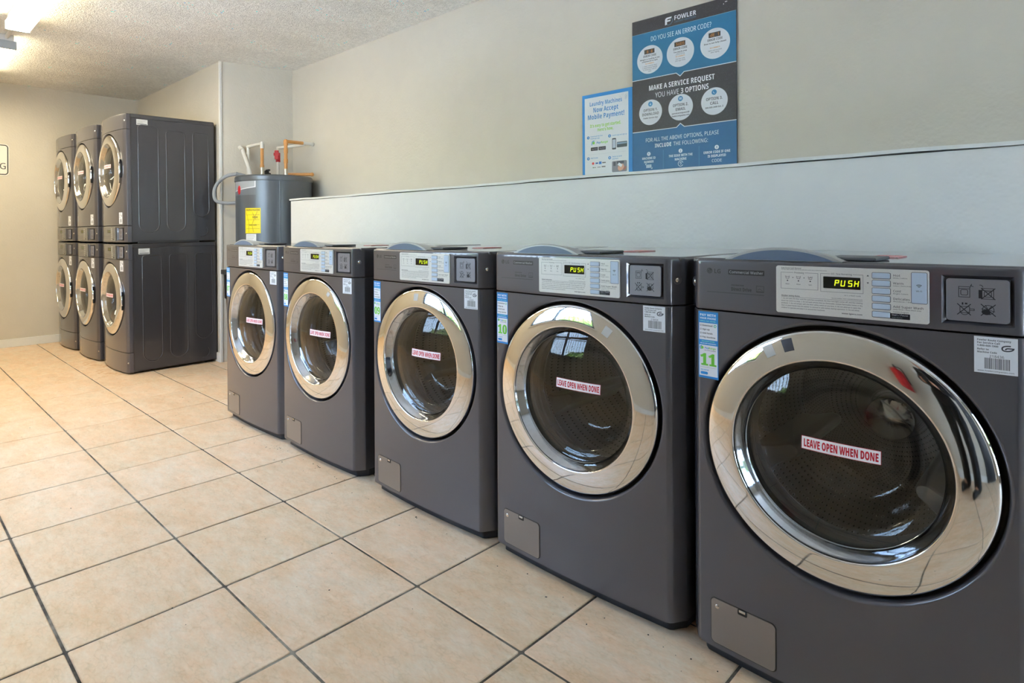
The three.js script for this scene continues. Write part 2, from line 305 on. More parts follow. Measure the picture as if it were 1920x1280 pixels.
function band(b, y0, y1, hole, topRound = 0.003) {
  let xs = sweep(-0.292, 0.292, 26), ys = [[y0, 0.003], [y0 + 0.0006, 0.0012], [y0 + 0.0025, 0]];
  const top = [[y1 - topRound, 0], [y1 - topRound * 0.45, topRound * 0.16], [y1 - topRound * 0.12, topRound * 0.5], [y1, topRound]];
  const parts = [];
  if (hole) {
    xs = [...new Set([...xs.filter((x) => Math.abs(x - hole[0]) > 0.004 && Math.abs(x - hole[1]) > 0.004), hole[0], hole[1]])].sort((p, q) => p - q);
    ys.push([hole[2], 0], [hole[3], 0]);
    const [x0, x1, h0, h1] = hole, k = 0.006, dz = 0.009, P = (x, y, z) => [x, y, zf(x, b) + z];
    const q = (A, B, C, D) => { const g = new THREE.BufferGeometry(); g.setAttribute('position', new THREE.Float32BufferAttribute([...A, ...B, ...C, ...A, ...C, ...D], 3)); g.computeVertexNormals(); return clean(g); };
    parts.push(q(P(x0, h0, 0), P(x1, h0, 0), P(x1 - k, h0 + k, -dz), P(x0 + k, h0 + k, -dz)), q(P(x1, h0, 0), P(x1, h1, 0), P(x1 - k, h1 - k, -dz), P(x1 - k, h0 + k, -dz)), q(P(x1, h1, 0), P(x0, h1, 0), P(x0 + k, h1 - k, -dz), P(x1 - k, h1 - k, -dz)), q(P(x0, h1, 0), P(x0, h0, 0), P(x0 + k, h0 + k, -dz), P(x0 + k, h1 - k, -dz)), q(P(x0 + k, h0 + k, -dz), P(x1 - k, h0 + k, -dz), P(x1 - k, h1 - k, -dz), P(x0 + k, h1 - k, -dz)));
  }
  const g = grid(outline(b, xs), [...ys, ...top], hole && ((x, y) => x > hole[0] && x < hole[1] && y > hole[2] && y < hole[3]));
  const cap = new THREE.Shape(outline(b, sweep(-0.292, 0.292, 20)).map(([x, z]) => new THREE.Vector2(x * 0.995, -z + topRound)));
  const capG = (y, up) => { const c = new THREE.ShapeGeometry(cap).rotateX(-Math.PI / 2); c.translate(0, y, 0); return clean(c); };
  const out = merge([g, ...parts, capG(y1 - 0.0002, 1), capG(y0 + 0.0004, 0)]);
  return out;
}
// skin with the round door recess, polar from the recess to the rectangle
function facePanel(b, y0, y1, cy) {
  const N = 176, xe = 0.2955, lip = [[0.2815, 0.056], [0.2815, 0.02], [0.2822, 0.011], [0.2836, 0.0055], [0.2858, 0.0022], [0.2882, 0.0006], [0.2905, 0]];
  const angles = []; for (let i = 0; i < N; i++) angles.push(i / N * 2 * Math.PI);
  for (const [x, y] of [[xe, y1], [-xe, y1], [-xe, y0], [xe, y0]]) angles.push((Math.atan2(y - cy, x) + 2 * Math.PI) % (2 * Math.PI));
  angles.sort((p, q) => p - q);
  const pos = [], uv = [], idx = [], rings = lip.length + 6, n = angles.length;
  for (let k = 0; k < rings; k++) for (const t of angles) {
    const c = Math.cos(t), s = Math.sin(t), R = Math.min(xe / Math.max(Math.abs(c), 1e-9), (s > 0 ? y1 - cy : cy - y0) / Math.max(Math.abs(s), 1e-9));
    const r = k < lip.length ? lip[k][0] : lerp(0.2905, R, Math.pow((k - lip.length + 1) / 6, 1.3)), x = r * c, y = cy + r * s;
    pos.push(x, y, zf(x, b) - (k < lip.length ? lip[k][1] : 0)); uv.push((x + HW) / (2 * HW), (y - y0) / (y1 - y0));
  }
  for (let k = 0; k + 1 < rings; k++) for (let i = 0; i < n; i++) { const a = k * n + i, a2 = k * n + (i + 1) % n, c = a + n, c2 = a2 + n; idx.push(a, c, c2, a, c2, a2); }
  const g = new THREE.BufferGeometry(); g.setAttribute('position', new THREE.Float32BufferAttribute(pos, 3)); g.setAttribute('uv', new THREE.Float32BufferAttribute(uv, 2)); g.setIndex(idx); g.computeVertexNormals();
  const o = outline(b, []), half = o.length / 2, rows = [[y0, 0.003], [y0 + 0.0006, 0.0012], [y0 + 0.0025, 0], [y1 - 0.0025, 0], [y1 - 0.0006, 0.0012], [y1, 0.003]];
  return merge([g, grid(o.slice(0, half), rows), grid(o.slice(half), rows)]);
}
// the brand's mark: a disc with a face-like L and G
function brandMark(g, x, y, r, ink, paper) {
  g.fillStyle = ink; g.beginPath(); g.arc(x, y, r, 0, 7); g.fill();
  g.strokeStyle = paper; g.lineWidth = r * 0.16; g.beginPath(); g.arc(x, y, r * 0.7, -1.57, 0, true); g.stroke();
  g.beginPath(); g.moveTo(x + r * 0.7, y); g.lineTo(x + r * 0.25, y); g.stroke();
  g.beginPath(); g.moveTo(x, y - r * 0.35); g.lineTo(x, y + r * 0.3); g.lineTo(x + r * 0.25, y + r * 0.3); g.stroke();
  g.fillStyle = paper; g.beginPath(); g.arc(x - r * 0.32, y - r * 0.25, r * 0.13, 0, 7); g.fill();
}
const PY0 = 0.8605, PY1 = 0.983;                        // washer control panel heights
const panelPrint = canvas(1980, 368, (g, w, h) => {     // 3 px per mm
  const X = (x) => (x + HW) * 3000, Y = (y) => (PY1 - y) * 3000;
  g.fillStyle = '#504f56'; g.fillRect(0, 0, w, h);
  brandMark(g, X(-0.269), Y(0.9555), 21, '#101217', '#504f56'); text(g, 'LG', X(-0.258), Y(0.955), 44, '#14161b', { width: 54, bold: true });
  g.fillStyle = '#0b0d14'; g.fillRect(X(-0.222), Y(0.9605), 0.084 * 3000, 36); text(g, 'Commercial Washer', X(-0.2195), Y(0.9545), 27, '#b4b6be', { width: 237 });
  text(g, 'INVERTER', X(-0.215), Y(0.9235), 12, '#15171b', { width: 90, bold: true }); text(g, 'Direct Drive', X(-0.2155), Y(0.914), 34, '#0e1014', { width: 146, bold: true });
  g.strokeStyle = '#2a2c32'; g.lineWidth = 3; g.strokeRect(X(-0.156), Y(0.9245), 50, 42); g.beginPath(); g.moveTo(X(-0.154), Y(0.915)); g.lineTo(X(-0.148), Y(0.918)); g.lineTo(X(-0.142), Y(0.914)); g.stroke(); g.fillStyle = '#2a2c32'; g.fillRect(X(-0.156), Y(0.9125), 50, 8);
  g.strokeStyle = '#34363c'; g.lineWidth = 5; g.beginPath(); g.moveTo(X(-0.276), Y(0.904)); g.lineTo(X(-0.139), Y(0.904)); g.stroke();
});
const IX0 = -0.111, IX1 = 0.168, IY0 = 0.8695, IY1 = 0.9745;
const speck = noiseField(128, [[60, 1]]);
const platePrint = canvas(1395, 525, (g, w, h) => {     // 5 px per mm
  const X = (x) => (x - IX0) * 5000, Y = (y) => (IY1 - y) * 5000, K = '#23252a';
  g.fillStyle = '#dcdbd8'; g.fillRect(0, 0, w, h);
  for (let i = 0; i < 9000; i++) { g.fillStyle = rnd() < 0.5 ? 'rgba(255,255,255,.16)' : 'rgba(120,120,120,.12)'; g.fillRect(rnd() * w, rnd() * h, 4 + rnd() * 5, 1.5); }
  text(g, 'Suds-Excess Suds Removal', X(-0.1), Y(0.970), 21, K, { width: 205 }); text(g, 'The Wash stage includes a suds removal cycle when excess suds are detected by sensors.', X(-0.1), Y(0.9665), 12, K, { width: 460 });
  const frame = (x0, x1, y0, y1, s, tx) => { g.strokeStyle = '#55575c'; g.lineWidth = 3; g.strokeRect(X(x0), Y(y1), (x1 - x0) * 5000, (y1 - y0) * 5000); g.font = '24px sans-serif'; const m = tx; g.fillStyle = '#dcdbd8'; g.fillRect((X(x0) + X(x1)) / 2 - m / 2 - 8, Y(y1) - 8, m + 16, 16); text(g, s, (X(x0) + X(x1)) / 2 - m / 2, Y(y1), 24, K, { width: m }); };
  frame(-0.1005, -0.026, 0.924, 0.960, 'Processing', 98); frame(-0.0205, 0.058, 0.922, 0.9605, 'EST. Time Remaining', 195);
  [['Wash', -0.087], ['Rinse', -0.0645], ['Spin', -0.041]].forEach(([s, x], i) => {
    const px = X(x), py = Y(0.9495); g.strokeStyle = K; g.lineWidth = 3; g.beginPath(); g.moveTo(px - 20, py - 16); g.lineTo(px - 14, py + 14); g.lineTo(px + 14, py + 14); g.lineTo(px + 20, py - 16); g.moveTo(px - 19, py - 6); g.lineTo(px + 19, py - 6); if (i === 2) { g.moveTo(px - 8, py + 8); g.lineTo(px + 8, py - 14); } g.stroke();
    g.fillStyle = K; g.beginPath(); g.arc(px, Y(0.942), 7, 0, 7); g.fill(); text(g, s, px, Y(0.9345), 17, K, { align: 'center' });
    if (i < 2) { g.beginPath(); g.arc(px + 56, py + 2, 5, 0, 7); g.fill(); }
  });
  text(g, '\u25A0 or (\u2713) Start Lock', X(0.021), Y(0.9165), 17, K, { width: 165 });
  text(g, 'Washer Safety Rules', X(-0.1), Y(0.9085), 20, K, { width: 190, bold: true }); g.fillStyle = K; g.fillRect(X(-0.1), Y(0.9058), 785, 2);
  text(g, 'Top Up Condition : Push 3 Seconds (Normal Cycle)', X(0.0), Y(0.909), 14, K, { width: 285 });
  ['1. Do not open the door until the cycle has completed, the door lock light comes off, and the rotating', 'drum has come to a stop. 2. Do not wash articles that are flammable, contain flammable fumes or dry', 'products. 3. Do not tamper with the door safety switch at any time. 4. Do not attempt to open the', 'door or place hands into the washer to remove or add clothes during operation. 5. Do not allow', 'children to operate and play in or around the machines.'].forEach((s, i) => text(g, s, X(-0.1), Y(0.902 - i * 0.0052), 18, K, { width: [785, 785, 770, 755, 440][i] }));
  text(g, 'www.lgwcs.com', X(0.019), Y(0.8785), 20, K, { width: 188, bold: true });
  g.fillStyle = K; for (const [y, s] of [[0.960, 1], [0.9445, -1]]) { g.beginPath(); g.moveTo(X(0.0665) - 10, Y(y) + 8 * s); g.lineTo(X(0.0665) + 10, Y(y) + 8 * s); g.lineTo(X(0.0665), Y(y) - 8 * s); g.fill(); }
  [['Hot', 'Whites / Cottons', 62], ['Warm', 'Colors / Perm Press', 90], ['Cold', 'Bright Colors', 66], ['Delicates', 'Woolens / Delicates', 140], ['Add Super Wash', 'Deep Rinse / Extra Wash time', 250]].forEach(([a, b, m], i) => { const y = 0.961 - i * 0.0156; text(g, a, X(0.1095), Y(y + 0.0012), 30, K, { width: m }); text(g, b, X(0.1095), Y(y - 0.0038), 14, K, { width: Math.min(230, m * 1.3 + 40) }); });
  text(g, 'Custom Program', X(0.1095), Y(0.8895), 17, K, { width: 130 });
  g.strokeStyle = '#5b6270'; g.lineWidth = 5; for (let i = 0; i < 6; i++) { rr(g, X(0.0738), Y(0.9667 - (i < 5 ? i * 0.0156 : 0.0787)), 159, 60, 10); g.stroke(); } rr(g, X(0.1398), Y(0.9697), 127, 304, 12); g.stroke();
  g.fillStyle = '#10131f'; rr(g, X(0.1045), Y(0.8865), 165, 55, 5); g.fill(); text(g, 'Start / Pause', X(0.107), Y(0.8835), 24, '#c9ccd6', { width: 138 }); text(g, 'Add Items', X(0.107), Y(0.8785), 15, '#9aa', { width: 90 });
});
const SEG = { P: 'abefg', U: 'bcdef', S: 'acdfg', H: 'bcefg' };
const displayPrint = canvas(340, 120, (g, w, h) => {
  g.fillStyle = '#000'; g.fillRect(0, 0, w, h);
  g.fillStyle = '#d7f21c'; g.transform(1, 0, -0.13, 1, 12, 0);
  [['P', 104], ['U', 160], ['S', 226], ['H', 282]].forEach(([ch, x]) => {
    const y = 30, L = 40, t = 9, hh = 30, bar = (px, py, ww, hgt) => g.fillRect(px, py, ww, hgt);
    for (const s of SEG[ch]) ({ a: () => bar(x + 4, y, L - 8, t), b: () => bar(x + L - t, y + 3, t, hh - 3), c: () => bar(x + L - t, y + hh + 3, t, hh - 3), d: () => bar(x + 4, y + 2 * hh - t + 3, L - 8, t), e: () => bar(x, y + hh + 3, t, hh - 3), f: () => bar(x, y + 3, t, hh - 3), g: () => bar(x + 4, y + hh - t / 2, L - 8, t) })[s]();
  });
});
const pictograms = canvas(404, 340, (g, w, h) => {
  g.fillStyle = '#8a8a92'; g.fillRect(0, 0, w, h); g.strokeStyle = '#26272c'; g.lineWidth = 4; g.fillStyle = '#26272c';
  const washer = (x, y, s) => { g.strokeRect(x - s, y - s * 1.15, 2 * s, 2.3 * s); g.beginPath(); g.moveTo(x - s, y - s * 0.7); g.lineTo(x + s, y - s * 0.7); g.stroke(); rr(g, x - s * 0.62, y - s * 0.5, s * 1.24, s * 1.2, 10); g.stroke(); };
  const cross = (x, y, s) => { g.lineWidth = 6; g.beginPath(); g.moveTo(x - s, y - s); g.lineTo(x + s, y + s); g.moveTo(x + s, y - s); g.lineTo(x - s, y + s); g.stroke(); g.lineWidth = 4; };
  washer(120, 105, 36); g.beginPath(); g.moveTo(160, 50); g.lineTo(180, 62); g.moveTo(168, 40); g.lineTo(160, 66); g.stroke();
  washer(270, 112, 36); g.fillRect(212, 84, 20, 66); g.beginPath(); g.moveTo(218, 46); g.quadraticCurveTo(232, 40, 240, 62); g.stroke(); cross(272, 112, 44);
  g.strokeRect(92, 222, 62, 50); g.strokeRect(154, 238, 30, 12); g.fillRect(104, 190, 10, 18); g.fillRect(124, 192, 16, 12); g.beginPath(); g.arc(122, 262, 26, 0, 3.14); g.stroke(); cross(118, 245, 44);
  g.beginPath(); g.arc(272, 238, 36, 0, 7); g.stroke(); g.beginPath(); g.ellipse(258, 258, 28, 20, 0.2, 0, 7); g.fill(); for (let i = 0; i < 6; i++) { g.beginPath(); g.moveTo(272, 238); g.lineTo(272 + 44 * Math.cos(i + 0.3), 238 + 40 * Math.sin(i + 0.3)); g.stroke(); } cross(272, 240, 46);
});
function paySticker(num) {
  return canvas(204, 656, (g, w, h) => {
    g.fillStyle = '#1486d4'; g.fillRect(0, 0, w, h);
    text(g, 'PAY WITH', 14, 34, 34, '#fff', { bold: true, width: 168 }); text(g, 'YOUR PHONE', 14, 66, 27, '#fff', { bold: true, width: 168 }); text(g, 'SIMPLE. FAST. SECURE.', 14, 94, 14, '#9ff0e0', { width: 168, bold: true });
    g.fillStyle = '#e9ecf3'; g.fillRect(8, 112, 188, 166); g.fillRect(8, 330, 188, 304);
    ['Download', 'Sign up', 'Add funds', 'Pay machine'].forEach((s, i) => { g.strokeStyle = '#333'; g.lineWidth = 2; g.beginPath(); g.arc(24, 138 + i * 38, 8, 0, 7); g.stroke(); text(g, String(i + 1), 24, 138 + i * 38, 12, '#333', { align: 'center' }); text(g, s, 40, 138 + i * 38, 22, '#22242c', { bold: true }); });
    g.strokeStyle = '#2ab58b'; g.lineWidth = 6; g.beginPath(); g.arc(172, 138, 11, 0.6, 6.5); g.stroke();
    text(g, 'EXCLUSIVE OFFERS', 100, 292, 15, '#9ff0c0', { align: 'center', bold: true }); text(g, '$$$ IN APP DISCOUNTS', 100, 313, 15, '#fff', { align: 'center', bold: true });
    g.fillStyle = '#6cc24a'; g.beginPath(); g.arc(38, 358, 14, 0, 7); g.fill(); g.strokeStyle = '#1486d4'; g.lineWidth = 7; g.beginPath(); g.arc(32, 358, 16, 1.8, 4.9); g.stroke();
    text(g, 'Pay', 64, 358, 25, '#1486d4', { bold: true }); text(g, 'Range', 104, 358, 25, '#7ac943', { bold: true }); text(g, 'MACHINE NUMBER', 62, 382, 12, '#445', { width: 116 });
    text(g, num, 102, 474, 152, '#6cc83c', { align: 'center', bold: true, face: 'serif' }); g.strokeStyle = '#6cc83c'; g.lineWidth = 9; g.strokeText(num, 102, 474);
    g.fillStyle = '#8a8f98'; g.fillRect(18, 548, 160, 2); text(g, 'Get started', 22, 574, 15, '#1486d4', { bold: true }); g.fillStyle = '#1486d4'; rr(g, 20, 594, 76, 26, 12); g.fill();
  });
}
const serviceTag = canvas(256, 280, (g, w, h) => {
  g.fillStyle = '#e6e9ef'; g.fillRect(0, 0, w, h); const K = '#4a4d55';
  ['Fowler Route Company', 'For Service Call', '1-800-669-1900', 'Refer to', 'Machine Code'].forEach((s, i) => text(g, s, 18, [24, 46, 68, 96, 118][i], 20, K, { bold: true, width: [200, 136, 126, 70, 118][i] }));
  g.strokeStyle = '#3b3e46'; g.lineWidth = 9; g.beginPath(); g.moveTo(216, 60); g.quadraticCurveTo(164, 58, 166, 84); g.quadraticCurveTo(168, 104, 204, 98); g.quadraticCurveTo(230, 92, 232, 78); g.lineTo(200, 78); g.quadraticCurveTo(186, 80, 186, 90); g.stroke();
  text(g, '218436', 90, 148, 27, K, { width: 88 });
  g.fillStyle = '#3a3d44'; let x = 62; while (x < 206) { const b = 2 + Math.floor(rnd() * 4); g.fillRect(x, 162, b, 84); x += b + 2 + Math.floor(rnd() * 3); }
  text(g, 'www.fowlercompanies.com', 20, 262, 16, K, { width: 216 });
});
const doneStrip = canvas(620, 116, (g, w, h) => { g.fillStyle = '#c4384a'; g.fillRect(0, 0, w, h); g.fillStyle = '#f6f4f7'; g.fillRect(4, 4, w - 8, h - 8); g.strokeStyle = '#c4142a'; g.lineWidth = 4; g.lineJoin = 'round'; g.font = 'bold 92px sans-serif'; const m = g.measureText('LEAVE OPEN WHEN DONE').width; g.textBaseline = 'middle'; g.fillStyle = '#c4142a'; g.translate(18, 60); g.scale((w - 36) / m, 1); g.fillText('LEAVE OPEN WHEN DONE', 0, 0); g.strokeText('LEAVE OPEN WHEN DONE', 0, 0); });
const lidTag = canvas(300, 120, (g, w, h) => { g.fillStyle = '#cfaaa6'; g.fillRect(0, 0, w, h); text(g, 'WARNING', 20, 36, 50, '#c01828', { bold: true, width: 250 }); for (let i = 0; i < 3; i++) { g.fillStyle = '#c8404a'; g.fillRect(20, 70 + i * 15, 250 - i * 30, 6); } });
const sideTag = canvas(200, 110, (g, w, h) => { g.fillStyle = '#cfcfcd'; g.fillRect(0, 0, w, h); g.strokeStyle = '#55585c'; g.lineWidth = 2; for (let i = 0; i < 5; i++) { g.beginPath(); g.moveTo(16, 22 + i * 12); g.lineTo(100 + rnd() * 84, 22 + i * 12); g.stroke(); } g.fillStyle = '#4a4c50'; g.fillRect(14, 84, 172, 12); });
const drumHoles = (() => { // steel with rows of punched holes
  const n = 128, f = (x, y) => { const cx = Math.floor(y / 32) % 2 ? 0 : 16, dx = ((x + cx) % 32) - 16, dy = (y % 32) - 16; return Math.hypot(dx, dy); };
  return { map: dataTex(n, (i, x, y) => f(x, y) < 5 ? [52, 50, 48] : [158, 152, 146], true), bump: dataTex(n, (i, x, y) => grey(Math.min(1, Math.max(0, (f(x, y) - 4) / 5)))) };
})();
M.panel = phys({ map: panelPrint, metalness: 0.3, roughness: 0.4, clearcoat: 1, clearcoatRoughness: 0.025 });
M.plate = std({ map: platePrint, metalness: 0.25, roughness: 0.38 });
M.display = std({ color: 0x07080a, roughness: 0.15, emissive: 0xffffff, emissiveMap: displayPrint, emissiveIntensity: 1.1 });
M.picto = std({ map: pictograms, metalness: 0.35, roughness: 0.36 });
M.service = std({ map: serviceTag, roughness: 0.5 });
M.strip = std({ map: doneStrip, roughness: 0.45 });
M.lidTag = std({ map: lidTag, roughness: 0.95 });
M.sideTag = std({ map: sideTag, roughness: 0.5 });
M.drum = std({ map: rep(drumHoles.map, 34, 9), bumpMap: rep(drumHoles.bump, 34, 9), bumpScale: 0.003, metalness: 0.8, roughness: 0.36 });
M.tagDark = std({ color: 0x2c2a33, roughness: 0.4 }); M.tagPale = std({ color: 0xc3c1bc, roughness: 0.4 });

// bent sticker on the curved front
function sticker(x0, x1, y0, y1, b, lift = 0.0007) {
  const g = new THREE.PlaneGeometry(x1 - x0, y1 - y0, 10, 1).translate((x0 + x1) / 2, (y0 + y1) / 2, 0), p = g.attributes.position;
  for (let i = 0; i < p.count; i++) p.setZ(i, zf(p.getX(i), b) + lift);
  g.computeVertexNormals(); return g;
}
const RING = [[0.2745, -0.05], [0.2745, -0.012], [0.2742, -0.0015], [0.2728, 0.0012], [0.27, 0.0042], [0.266, 0.00589], [0.261, 0.00759], [0.256, 0.00894], [0.25, 0.0104], [0.243, 0.0119], [0.236, 0.01324], [0.2295, 0.01429], [0.223, 0.0152], [0.217, 0.0159], [0.2125, 0.0163], [0.2098, 0.0161], [0.2082, 0.0150], [0.2072, 0.0130], [0.2067, 0.0105]];
const ringZ = (r) => { for (let i = 0; i + 1 < RING.length; i++) if (r <= RING[i][0] && r >= RING[i + 1][0]) return lerp(RING[i][1], RING[i + 1][1], (RING[i][0] - r) / (RING[i][0] - RING[i + 1][0] || 1)); return 0; };
const DOME = 0.58, DOME_R = 0.190, DOME_Z = 0.0205, domeZ = (r) => DOME_Z - (DOME - Math.sqrt(DOME * DOME - r * r));
const ringGeo = lathe(RING.slice().reverse(), 160, 0, true);
const rimGeo = lathe([[0.2067, 0.0107], [0.2062, 0.0095], [0.2035, 0.0055], [0.1985, -0.0015], [0.1935, -0.0090], [0.1905, -0.0145], [0.1885, -0.0165]].reverse(), 128, 0, true);
const glassGeo = lathe(sweep(0, DOME_R, 16).map((r) => [Math.max(r, 1e-4), domeZ(r)]), 112, 0, true);
const bowlGeo = lathe([[0.0001, -0.135], [0.08, -0.134], [0.112, -0.130], [0.124, -0.122], [0.131, -0.108], [0.142, -0.075], [0.153, -0.045], [0.163, -0.033], [0.178, -0.028], [0.188, -0.024]], 96, 0, true);
const gasketGeo = lathe([[0.2815, -0.055], [0.21, -0.054], [0.203, -0.058], [0.200, -0.07], [0.207, -0.085], [0.201, -0.1], [0.206, -0.115], [0.2, -0.13], [0.215, -0.15], [0.236, -0.155]].reverse(), 80, 0.6, true);
const drumGeo = lathe([[0.238, -0.60], [0.238, -0.165], [0.228, -0.155], [0.21, -0.152]].reverse(), 80, 0.6, true);
const drumBack = lathe([[0.0001, -0.548], [0.05, -0.55], [0.06, -0.565], [0.085, -0.575], [0.16, -0.578], [0.2, -0.588], [0.238, -0.595]], 64, 0.7, true);
const hubGeo = lathe([[0.0001, -0.530], [0.05, -0.5302], [0.056, -0.533], [0.058, -0.545]], 48, 0.5, true);
function lifterGeo() {
  const s = new THREE.Shape(); s.moveTo(-0.034, 0); s.quadraticCurveTo(-0.020, 0.014, -0.015, 0.082); s.quadraticCurveTo(0, 0.108, 0.015, 0.082); s.quadraticCurveTo(0.020, 0.014, 0.034, 0); s.closePath();
  return new THREE.ExtrudeGeometry(s, { depth: 0.34, bevelEnabled: true, bevelSize: 0.004, bevelThickness: 0.02, bevelSegments: 3, curveSegments: 8 }).translate(0, -0.237, -0.55);
}
const lifter = toCreasedNormals(lifterGeo(), 0.6);
function ringPatch(a0, a1, r0, r1, lift = 0.0006) {
  const pos = [], uv = [], idx = [], na = 8, nr = 4;
  for (let i = 0; i <= na; i++) for (let j = 0; j <= nr; j++) { const a = lerp(a0, a1, i / na), r = lerp(r0, r1, j / nr); pos.push(r * Math.cos(a), r * Math.sin(a), ringZ(r) + lift); uv.push(1 - i / na, j / nr); }
  for (let i = 0; i < na; i++) for (let j = 0; j < nr; j++) { const a = i * (nr + 1) + j, c = a + nr + 1; idx.push(a, a + 1, c + 1, a, c + 1, c); }
  const g = new THREE.BufferGeometry(); g.setAttribute('position', new THREE.Float32BufferAttribute(pos, 3)); g.setAttribute('uv', new THREE.Float32BufferAttribute(uv, 2)); g.setIndex(idx); g.computeVertexNormals(); return g;
}
function domeSticker(cx, cy, w, h, tilt) {
  const g = new THREE.PlaneGeometry(w, h, 12, 3).rotateZ(tilt).translate(cx, cy, 0), p = g.attributes.position;
  for (let i = 0; i < p.count; i++) p.setZ(i, domeZ(Math.hypot(p.getX(i), p.getY(i))) + 0.0009);
  g.computeVertexNormals(); return g;
}
function addDoor(t, cy, stripAt, extras = []) {
  const d = mesh('door', ringGeo, M.chrome, t); d.position.set(0, cy, -0.009); d.userData.label = 'round chrome porthole door';
  mesh('inner_rim', rimGeo, M.chromeIn, d); mesh('glass', glassGeo, M.glass, d); mesh('glass_bowl', bowlGeo, M.bowl, d);
  const [sx, sy, tilt] = stripAt, s = mesh('warning_strip', domeSticker(sx, sy, 0.1475, 0.0285, tilt), M.strip, d); s.userData.label = 'white strip reading LEAVE OPEN WHEN DONE in red';
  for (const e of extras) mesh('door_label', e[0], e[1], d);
  const dr = mesh('drum', [drumGeo, drumBack], M.drum, t); dr.position.y = cy;
  mesh('hub', hubGeo, M.hub, dr).position.y = -0.03;
  for (let k = 0; k < 3; k++) { const l = mesh('lifter', lifter, M.steel, dr); l.rotation.z = k * 2.0944 + 5.15; }
  const gk = mesh('door_gasket', gasketGeo, M.rubber, t); gk.position.y = cy;
  return d;
}
const screwHead = merge([lathe([[0.0001, 0.0028], [0.003, 0.0026], [0.0052, 0.0012], [0.0058, 0]], 20, 0, true)]), screwCup = lathe([[0.0058, 0.0002], [0.0085, 0.0004], [0.0105, 0.0014], [0.0115, 0.0004]], 24, 0, true);
function facetScrew(t, x, y, b) { // on the slanted corner of the front
  for (const s of [-1, 1]) {
    const q = mesh('screw', screwHead, M.screw, t); q.position.set(s * (b > 0.02 ? 0.316 : 0.3185), y, b > 0.02 ? -b - 0.0068 : -b - 0.0225); q.rotation.y = s * (b > 0.02 ? 0.42 : 0.83);
    mesh('screw_cup', screwCup, M.paint, q);
  }
}
// silver interface plate, display, keys; dy moves it for machines whose panel sits elsewhere
const plateGeo = plate(IX0, IX1, IY0, IY1, 0.005, -0.004, 0.0022, 0.0009), displayGeo = plate(-0.0155, 0.0535, 0.9295, 0.9545, 0.0012, 0.0022, 0.0032, 0.0004), keyGeo = plate(0.0745, 0.1045, 0.9555, 0.966, 0.0022, 0.0018, 0.0046, 0.0011), padGeo = plate(0.1405, 0.1645, 0.9095, 0.969, 0.002, 0.0018, 0.0036, 0.0007);
const wifiPrint = canvas(96, 238, (g, w, h) => { g.fillStyle = '#bfd0e4'; g.fillRect(0, 0, w, h); g.strokeStyle = '#4a5666'; g.lineWidth = 5; for (const r of [8, 17, 26]) { g.beginPath(); g.arc(48, 118, r, -2.3, -0.84); g.stroke(); } text(g, 'Wi-Fi', 48, 142, 18, '#3a4656', { align: 'center' }); });
M.pad = std({ map: wifiPrint, roughness: 0.35 });
const ledKey = box(0.005, 0.0012, 0.0004, 0.0815, 0.9613, 0.0048);
function addPanel(t, b, y0, y1, mat, plateMat = M.plate, dispMat = M.display, keyMat = M.key) {
  const dy = y1 - PY1, hole = [0.1865, 0.2915, y1 - PY1 + 0.8745, y1 - PY1 + 0.9675];
  const p = mesh('control_panel', band(b, y0, y1, hole, 0.006), mat, t);
  const zl = zf(0.12, b) * 0.35, pl = mesh('interface_plate', plateGeo, plateMat, t); pl.position.set(0, dy, zl); pl.rotation.y = b * 0.6; pl.userData.label = 'silver printed interface plate';
  mesh('display', displayGeo, dispMat, pl).userData.label = dispMat === M.display ? 'black display reading PUSH in yellow-green' : 'dim small display';
  for (let k = 0; k < 6; k++) { const q = mesh('push_button', keyGeo, keyMat, pl); q.position.y = k < 5 ? -k * 0.0156 : -0.0787; }
  mesh('wifi_pad', padGeo, plateMat === M.plate ? M.pad : plateMat, pl);
  const c = mesh('coin_plate', plate(0.193, 0.285, dy + 0.881, dy + 0.961, 0.006, -0.0055, -0.002, 0.0012), M.picto, t); c.position.z = zf(0.24, b) + 0.001; c.rotation.y = 0; c.userData.label = 'grey blanking plate with four crossed-out pictograms';
  facetScrew(t, 0, y0 + (y1 - y0) * 0.53, b);
  return p;
}
const footGeo = merge([new THREE.CylinderGeometry(0.012, 0.012, 0.03, 14).translate(0, 0.022, 0), new THREE.CylinderGeometry(0.024, 0.027, 0.012, 18).translate(0, 0.006, 0)]);
function shell(b, y0, y1, depth) { // sides, back, bottom and top of the casing, open at the front
  const x = HW - 0.007, z1 = b > 0.02 ? -0.066 : -0.072, z0 = -depth, w = 0.006;
  return merge([span(-x, -x + w, y0, y1, z0, z1), span(x - w, x, y0, y1, z0, z1), span(-x, x, y0, y1, z0, z0 + w), span(-x, x, y0, y0 + w, z0, z1), span(-x, x, y1 - w, y1, z0, z1)]);
}
